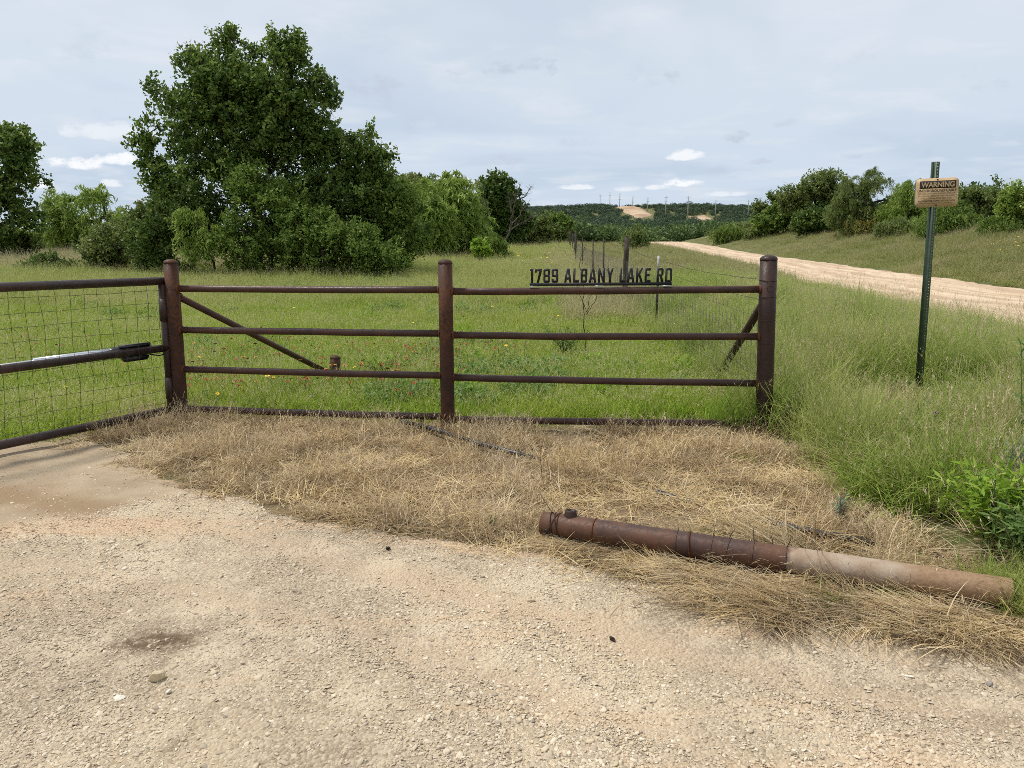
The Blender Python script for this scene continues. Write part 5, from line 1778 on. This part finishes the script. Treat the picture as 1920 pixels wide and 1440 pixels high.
grow('far_verge_grass', 'olive grass of the verge running back beside the dirt road', x, y, P_BANK, 5, .9, 1.7, g, hz=.7)
x, y = place(20000, 20, 120, .20, .80, g, 0.5)
ok = (x > road_c(y) + RW - .1 + .5 * fbm(x, y, 64)) & (x < road_c(y) + RW + 34)
x, y = x[ok], y[ok]
grow('bank_grass', 'olive and straw grass on the bank right of the dirt road', x, y, P_BANK, 5, .9, 1.9, g, hz=np.interp(x - road_c(y) - RW, [0, 1.5, 6], [.35, .6, .8]) * (.5 + fbm(x * .35, y * .35, 65)))


# dead grass between drive and fence
def dry_specs(k):
    if k < 3:      # flattened
        return [dict(n=60, rad=.17, L0=.08, L1=.28, w=.0056, th0=.7, th1=1.6, curl0=.1, curl1=1.2, seg=4)]
    if k < 6:      # half standing, with seed heads
        return [dict(n=58, rad=.12, L0=.07, L1=.24, w=.0054, th0=.1, th1=1.1, curl0=.3, curl1=1.6, seg=5),
                dict(n=7, rad=.12, L0=.12, L1=.24, w=.0024, th0=0, th1=.8, curl0=0, curl1=.8, seg=4, heads=4)]
    # combed over in one direction
    return [dict(n=64, rad=.13, L0=.18, L1=.40, w=.0054, th0=.8, th1=1.4, curl0=.2, curl1=.8, seg=5, az0=0., azs=.55)]


P_DRY = proto_col('deadgrass', [tuft('t', dry_specs(i), G_DRY if i % 2 == 0 else G_DRY2, 260 + i) for i in range(8)])
n = 6200
x = g.uniform(-4.4, 4.2, n); y = g.uniform(2.6, 7.6, n)
pdv = polydist(x, y, DRY) + (fbm(x * 3, y * 3, 71) - .5) * .55
bare_ = sstep(fbm(x * 1.9, y * 1.9, 72), .48, .62)
near_post = (x < fl[0] + .8) & (y > 6.2)
pd_thin = 1 - .75 * sstep(-x, 2.0, 3.0)
ok = (pdv > -.03) & (g.random(n) < pd_thin * (1 - .75 * bare_))
# bare soil under the right half of the bottom rail
soil = (np.abs(y - (YM - .15)) < .28) & (x > fm[0] + .1) & (x < fm[0] + 1.4)
ok &= ~(soil & (g.random(n) < .85))
# keep the body of the fallen pipe free
rel = np.stack([x, y], 1) - pA[:2]
along = rel @ pdir[:2]; across = np.abs(rel @ np.array([-pdir[1], pdir[0]]))
ok &= ~((across < .10) & (along > -.05) & (along < plen2))
hd_ = np.full(n, 9.)
for k in range(0, len(hs), 2):
    hd_ = np.minimum(hd_, np.hypot(x - hs[k, 0], y - hs[k, 1] + .10))
ok &= ~((hd_ < .19) & ((x < gp(985, 860)[0]) | (x > gp(1440, 985)[0])) & (g.random(n) < np.where(x > 1, .55, 1.)))
x, y, pdv = x[ok], y[ok], pdv[ok]
edge = np.interp(pdv, [0, .35], [.55, 1.])
patchy = fbm(x * 1.3, y * 1.3, 73)
hz = edge * (.15 + 1.25 * patchy ** 1.2)
idx = np.where(g.random(len(x)) < np.clip(1.9 - 2.6 * patchy, .15, .9), g.integers(0, 3, len(x)), g.integers(3, 6, len(x)))
comb = (y < np.interp(x, [.5, 4], [4.25, 3.55])) & (x > .6)
idx = np.where(comb & (g.random(len(x)) < .6), g.integers(6, 8, len(x)), idx)
# in front of the pipe keep it low so that the pipe shows
rel = np.stack([x, y], 1) - pA[:2]
along = rel @ pdir[:2]; acs = rel @ np.array([-pdir[1], pdir[0]])
front = (acs < 0) & (acs > -.4) & (along > -.1)
hz = np.where(front, hz * .62, hz)
s = g.uniform(.75, 1.2, len(x)) * np.where(front, .85, 1)
rz = np.where(idx >= 6, g.normal(-2.6, .7, len(x)), g.random(len(x)) * 6.283)
scatter('dead_grass', np.stack([x, y, terrain(x, y) + .0], 1), np.stack([g.normal(0, .15, len(x)), g.normal(0, .15, len(x)), rz], 1), np.stack([s, s, s * hz], 1), idx, P_DRY,
        'tan dead grass matted between the gravel drive and the pipe fence', 'grass')
n = 900
x = g.uniform(-3.6, 4.0, n); y = g.uniform(2.9, 7.2, n)
ok = (polydist(x, y, DRY) > .12) & (fbm(x * 1.1, y * 1.1, 79) > .44)
rel = np.stack([x, y], 1) - pA[:2]
along = rel @ pdir[:2]; acs = rel @ np.array([-pdir[1], pdir[0]])
ok &= ~((acs < .16) & (acs > -.35) & (along > -.1) & (along < plen2 + .1))
x, y = x[ok], y[ok]
s = g.uniform(.9, 1.5, len(x))
scatter('straw_clumps', np.stack([x, y, terrain(x, y)], 1), np.stack([g.normal(0, .18, len(x)), g.normal(0, .18, len(x)), g.random(len(x)) * 6.28], 1), np.stack([s * .75, s * .75, s * g.uniform(.6, 1.25, len(x))], 1), g.integers(3, 6, len(x)), P_DRY,
        'shaggy half standing clumps of straw in the dead grass', 'grass')
# long straw combed over towards the drive, along the front of the fallen pipe
n = 210
t_ = g.random(n)
fx = np.array([gp(*q)[:2] for q in [(1010, 1010), (1150, 1060), (1400, 1120), (1650, 1165), (1915, 1205)]])
x = np.interp(t_ * 4, np.arange(5), fx[:, 0]) + g.normal(0, .05, n)
y = np.interp(t_ * 4, np.arange(5), fx[:, 1]) + g.uniform(-.06, .20, n)
s = g.uniform(.55, .95, n) * np.interp(t_, [0, .4, 1], [.6, .85, 1.05])
scatter('combed_straw', np.stack([x, y, terrain(x, y)], 1), np.stack([g.normal(0, .12, n), g.normal(0, .12, n), g.normal(-2.35, .75, n)], 1), np.stack([s, s, s * .62], 1), g.integers(6, 8, n), P_DRY,
        'long straw combed over along the near side of the fallen pipe', 'grass')
# mixed green shoots within the dead grass and the dry fringe inside the verge
n = 900
x = g.uniform(-3.6, 4.2, n); y = g.uniform(3.0, 7.3, n)
ok = (polydist(x, y, DRY) > .1) & (fbm(x * 1.7, y * 1.7, 75) > .60) & ((y < 4.0) | (x > 1.3))
grow('green_shoots', 'thin green shoots growing through the dead grass', x[ok], y[ok], P_PAST, 6, .2, .4, g)
n = 1700
x = g.uniform(2.2, 5.2, n); y = g.uniform(3.0, 8.0, n)
ok = vergemask(x, y) & (fbm(x * 1.2, y * 1.2, 76) > .46)
x, y = x[ok], y[ok]
s = g.uniform(.8, 1.4, len(x))
scatter('verge_straw', np.stack([x, y, terrain(x, y) + .04], 1), np.stack([g.normal(0, .2, len(x)), g.normal(0, .2, len(x)), g.random(len(x)) * 6.28], 1), np.stack([s, s, s * 1.15], 1), g.integers(3, 8, len(x)), P_DRY,
        'straw coloured dead blades mixed into the verge grass', 'grass')
# lines of dead blades leaning over the bottom rail
n = 130
x = g.uniform(fl[0] + .2, fr[0] + .3, n); y = np.interp(x, [fl[0], fm[0], fr[0]], [YL, YM, YR]) - g.uniform(.03, .16, n)
ok = fbm(x * 2.2, y * 0, 77) > .46
x, y = x[ok], y[ok]
s = g.uniform(.8, 1.2, len(x))
scatter('rail_grass', np.stack([x, y, terrain(x, y)], 1), np.stack([g.normal(.1, .12, len(x)), g.normal(0, .2, len(x)), g.random(len(x)) * 6.28], 1), np.stack([s, s, s * .95], 1), g.integers(3, 6, len(x)), P_DRY,
        'standing dead grass leaning over the bottom rail', 'grass')


# ------------------------------------------------------------------ stones
def stone_mesh(seed, flat, mat, sub=2, rough=.28):
    bm = bmesh.new()
    bmesh.ops.create_icosphere(bm, subdivisions=sub, radius=1)
    V = np.array([v.co[:] for v in bm.verts]); bm.verts.index_update()
    F = np.array([[v.index for v in f.verts] for f in bm.faces]); bm.free()
    g_ = np.random.default_rng(seed)
    d = np.ones(len(V))
    for _ in range(13):      # planar cuts make it angular
        nn = unit(g_.normal(size=3)); c = g_.uniform(.38, .8)
        h = V @ nn
        V = V - np.outer(np.maximum(h - c, 0), nn)
    V = V * (1 + rough * .3 * g_.normal(size=(len(V), 1)) * .3) * np.array([1, g_.uniform(.6, 1), flat * g_.uniform(.8, 1.2)])
    return newmesh('stone', V, [F], mat)


P_STONE = proto_col('gravel', [stone_mesh(300 + i, .42, M['stone'], 2) for i in range(8)])
n = 300000
a_ = g.random(n)
y = 1.7 + 5.6 * a_ ** 1.35
x = y * g.uniform(-.80, .82, n)
z, sdv, dv = drive_z(x, y)
cl = fbm(x * 1.4, y * 1.4, 81)
ok = (x > dx[0]) & (x < dx[-1]) & (sdv > -.05) & (g.random(n) < (1 - .90 * dv) * np.clip((cl - .22) * 2.4, .15, 1)) & (g.random(n) > .72 * track[np.clip(((x - dx[0]) / .022).astype(int), 0, len(dx) - 1), np.clip(((y - dy[0]) / .022).astype(int), 0, len(dy) - 1)]) & (g.random(n) > .75 * stain[np.clip(((x - dx[0]) / .022).astype(int), 0, len(dx) - 1), np.clip(((y - dy[0]) / .022).astype(int), 0, len(dy) - 1)])
x, y, z = x[ok], y[ok], z[ok]
s = .0043 * np.exp(g.normal(0, .46, len(x)))
s = np.clip(s, .002, .019)
scatter('gravel_stones', np.stack([x, y, z + s * .02], 1), np.stack([g.normal(0, .25, len(x)), g.normal(0, .25, len(x)), g.random(len(x)) * 6.28], 1), np.stack([s, s, s], 1) * 1.25, g.integers(0, 8, len(x)), P_STONE,
        'loose cream and tan gravel on the drive', 'gravel')


def rock(name, label, cat, px, py, size, mat, seed, flat=.8, sink=.25):
    p = gp(px, py)
    if p[0] > dx[0]: p[2] = float(drive_z(np.array([p[0]]), np.array([p[1]]))[0][0])
    o = link(name, stone_mesh(seed, flat, mat, 3, .22), None, (float(p[0]), float(p[1]), float(p[2] + size * (flat - sink))))
    o.scale = (size * 1.4, size * 1.4, size * 1.4)
    o.rotation_euler = (.2, .1, seed)
    return tag(o, label, cat)


ST = plain('cream_limestone', (.56, .46, .30), .9, 0, .2, .18, 70)
STW = plain('white_limestone', (.66, .60, .50), .9, 0, .2, .15, 70)
STD = plain('dark_clod', (.045, .035, .028), .95, 0, .1, .5, 60)
STG = plain('grey_stone', (.26, .235, .205), .9, 0, .2, .25, 70)
rock('stone', 'largest cream stone on the gravel at lower left', 'stone', 291, 1276, .026, ST, 1, .85)
rock('clod', 'dark clod lying on the gravel below the fallen pipe', 'clod', 1147, 1197, .0165, STD, 2, .7)
rock('stone', 'tan rock lying in the grass by the foot of the right fence post', 'stone', 1500, 834, .07, ST, 3, .55)
rock('stone', 'small grey stone on the gravel near the right edge', 'stone', 1853, 1286, .014, STG, 4, .75)
rock('stone', 'small white stone just below the largest cream stone', 'stone', 318, 1298, .011, STW, 5, .7)
rock('stone', 'flat pale stone left of and below the largest cream stone', 'stone', 224, 1308, .019, STW, 6, .3)
rock('stone', 'reddish brown stone at the gravel edge under the dead grass at right', 'stone', 1740, 1212, .016, plain('red_brown_stone', (.24, .15, .10), .9, 0, .2, .2, 70), 7, .7)
rock('clod', 'small dark clod at the gravel edge by the dead grass, left of centre', 'clod', 727, 1036, .016, STD, 8, .6)
rock('stone', 'flat pink white stone on the gravel at right', 'stone', 1698, 1266, .024, STW, 9, .22)


# ------------------------------------------------------------------ flowers
def flower_mesh(seed, petal, centre, stem, h, r, npet=9):
    g_ = np.random.default_rng(seed)
    parts__ = []; mi = []
    s_ = tube(np.array([[0, 0, 0], [g_.normal(0, .02), g_.normal(0, .02), h * .5], [g_.normal(0, .03), g_.normal(0, .03), h]]), .0016, 4, False)
    parts__.append(s_); mi += [0] * 8
    top = np.array([s_[0][-4:].mean(0)])[0]
    V, F = [], []
    for k in range(npet):
        a = 6.283 * k / npet
        u_ = np.array([math.cos(a), math.sin(a), .25]); w_ = np.array([-math.sin(a), math.cos(a), 0])
        b_ = len(V)
        V += [top + u_ * r * .25 - w_ * r * .10, top + u_ * r * .25 + w_ * r * .10, top + u_ * r + w_ * r * .30, top + u_ * r - w_ * r * .30]
        F.append([b_, b_ + 1, b_ + 2, b_ + 3])
    parts__.append((np.array(V), [np.array(F)])); mi += [1] * npet
    c_ = tube(np.array([top, top + [0, 0, r * .22], top + [0, 0, r * .36]]), [r * .36, r * .33, r * .1], 8, False)
    parts__.append(c_); mi += [2] * 16
    V, F = join(parts__)
    return newmesh('flower', V, F, [stem, petal, centre], mi=mi)


F_RED = plain('gaillardia_petals', (.24, .040, .016), .6, 0, .3, .3, 300)
F_ORANGE = plain('gaillardia_tips', (.42, .15, .02), .6)
F_YEL = plain('yellow_petals', (.80, .58, .02), .6)
F_DK = plain('flower_centre', (.10, .03, .012), .8)
F_WH = plain('white_petals', (.75, .74, .68), .6)
F_PUR = plain('thistle_purple', (.36, .16, .38), .7)
F_ST = plain('flower_stem', (.12, .17, .05), .7)
P_RED = proto_col('redflower', [flower_mesh(1, F_RED, F_DK, F_ST, .30, .020), flower_mesh(2, F_RED, F_ORANGE, F_ST, .33, .018), flower_mesh(3, F_ORANGE, F_RED, F_ST, .31, .018)])
P_YEL = proto_col('yellowflower', [flower_mesh(4, F_YEL, F_DK, F_ST, .36, .026), flower_mesh(5, F_YEL, F_YEL, F_ST, .40, .022)])
P_WHT = proto_col('whiteflower', [flower_mesh(6, F_WH, F_YEL, F_ST, .36, .018)])


def flowers(name, label, px0, px1, py0, py1, n, col, npr, g, sc=1., z0=.25, th=.5, seed=91):
    X, Y_ = [], []
    for _ in range(n * 3):
        p = hit(g.uniform(px0, px1), g.uniform(py0, py1), 5, 200)
        X.append(p[0]); Y_.append(p[1])
    X, Y_ = np.array(X), np.array(Y_)
    ok = fbm(X * .9, Y_ * .9, seed) > th
    X, Y_ = X[ok][:n], Y_[ok][:n]
    k = len(X)
    s = g.uniform(.8, 1.2, k) * sc
    return scatter(name, np.stack([X, Y_, terrain(X, Y_)], 1), np.stack([g.normal(.25, .25, k), g.normal(0, .25, k), g.random(k) * 6.28], 1), np.stack([s, s, s], 1), g.integers(0, npr, k), col, label, 'wildflowers')


flowers('red_wildflowers', 'red and orange wildflowers dotting the pasture behind the left fence bays', 345, 1000, 655, 770, 340, P_RED, 3, g, 1.05, th=.47)
flowers('red_wildflowers', 'few red wildflowers seen through the wire mesh gate', 10, 300, 640, 760, 40, P_RED, 3, g, .85, th=.47, seed=93)
flowers('yellow_wildflowers', 'scattered yellow wildflowers in the near pasture', 20, 1100, 600, 790, 34, P_YEL, 2, g, .8, th=.4)
flowers('yellow_wildflowers', 'yellow wildflowers in the far pasture by the wire fence', 860, 1090, 470, 520, 60, P_YEL, 2, g, 1.5, th=.50, seed=92)
flowers('yellow_wildflowers', 'yellow wildflowers on the grassy bank right of the sign post', 1780, 1915, 470, 500, 26, P_YEL, 2, g, 2.0, th=.45, seed=94)
flowers('white_wildflowers', 'tiny white and yellow flowers among the verge grass', 1480, 1920, 600, 900, 16, P_WHT, 1, g, .8, th=.3)


# ------------------------------------------------------------------ single plants near the verge
def leafy_plant(name, label, px, py, Y, h, spread, nst, nl, ll, lw, mat, seed, heads=None, narrow=True):
    g_ = np.random.default_rng(seed)
    p = at(px, py, Y); b = np.array([p[0], Y, float(terrain(p[0], Y))])
    t = thing(name, label, 'plant', b)
    st_, C, A, B, tips_ = [], [], [], [], []
    for k in range(nst):
        a = g_.random() * 6.283; sp_ = spread * g_.uniform(.2, 1)
        e = b + np.array([math.cos(a) * sp_, math.sin(a) * sp_, h * g_.uniform(.7, 1.05)])
        m_ = lerp(b, e, .5) + np.array([-math.cos(a) * sp_ * .15, -math.sin(a) * sp_ * .15, h * .06])
        Q = np.stack([b + g_.normal(0, .02, 3) * [1, 1, 0], m_, e])
        st_.append(tube(Q, [.005, .004, .002], 5, False)); tips_.append(e)
        for _ in range(nl):
            tt_ = g_.uniform(.25, 1.0)
            c = lerp(Q[0], Q[1], tt_ * 2) if tt_ < .5 else lerp(Q[1], Q[2], tt_ * 2 - 1)
            d = unit(g_.normal(size=3) * [1, 1, .6] + [0, 0, .15]); L_ = ll * g_.uniform(.6, 1.2)
            C.append(c + d * L_ * .5); A.append(d * L_ * .5); B.append(unit(np.cross(d, g_.normal(size=3) * .5 + [0, 0, 1])) * lw * .5)
    part('stem', join(st_), M['twig'] if mat is L_SAGE else plain('green_stem', (.13, .19, .06), .7), t)
    V, F = leaf_quads(np.array(C), np.array(A), np.array(B))
    k = len(C)
    part('leaves', (V, [F]), mat, t, False, attrs={'v': ('FACE', g_.random(k)), 'c': ('FACE', g_.random(k))})
    if heads:
        for hpx, hpy, hr_ in heads:
            c = at(hpx, hpy, Y - .05)
            base_i = min(tips_, key=lambda e: np.linalg.norm(e - c))
            part('flower_stalk', tube(np.stack([base_i - [0, 0, .25], lerp(base_i, c, .6), c]), .003, 5, False), M['bone'], t)
            V1, F1 = tube(np.stack([c - [0, 0, hr_ * 1.2], c - [0, 0, hr_ * .5], c]), [hr_ * .3, hr_ * .75, hr_ * .55], 8)
            f_ = part('flower_head', (V1, F1), F_ST, t)
            n_ = 60
            d = nrm_rows(g_.normal(size=(n_, 3)) * [1, 1, .5] + [0, 0, .9])
            V2_, F2_ = leaf_quads(c + d * hr_ * .6, d * hr_ * .65, nrm_rows(np.cross(d, g_.normal(size=(n_, 3)))) * hr_ * .09)
            part('petals', (V2_, [F2_]), F_PUR, f_, False)
    return t


leafy_plant('leafy_weed', 'bright lime green leafy weed at the right edge above the pipe end', 1856, 1085, 3.72, .44, .30, 60, 34, .085, .018, L_LIME, 401)
leafy_plant('leafy_weed', 'darker green leafy weed at the right edge below the lime one', 1925, 1110, 3.45, .34, .22, 30, 30, .07, .016, L_WEED, 402)
leafy_plant('thistle', 'thistle with two small purple flower heads below the sign post', 1722, 860, 5.35, .34, .17, 22, 22, .07, .014, L_WEED, 403, [(1753, 776, .019), (1732, 809, .019)])
leafy_plant('sage_weed', 'grey green feathery weed at the right edge above the lime weed', 1895, 990, 4.1, .50, .14, 10, 46, .06, .010, L_SAGE, 404)
leafy_plant('tall_weed', 'tall dark thistle stalks rising at the right edge of the verge', 1908, 900, 4.7, .98, .13, 5, 60, .075, .011, L_WEED, 405)
leafy_plant('leafy_weed', 'small green leafy weed in the verge right of the corner post', 1580, 790, 6.1, .26, .20, 16, 20, .06, .016, L_BUSH, 406)
leafy_plant('sage_weed', 'small grey green sprout beside the black hose behind the pipe', 1575, 1010, 4.2, .18, .05, 5, 20, .05, .008, L_SAGE, 407)
leafy_plant('leafy_weed', 'small green sprig on the gravel left of the pipe end', 922, 1052, 4.12, .09, .05, 5, 10, .025, .007, L_WEED, 408)
leafy_plant('leafy_weed', 'low grey leafed shrub in the pasture below the ALBANY lettering', 1060, 640, 10.6, .42, .45, 34, 34, .05, .012, L_BUSH, 409)
leafy_plant('leafy_weed', 'lime green weed patch in the pasture right of the stub post', 720, 690, 8.8, .34, .42, 34, 30, .06, .012, L_LIME, 410)
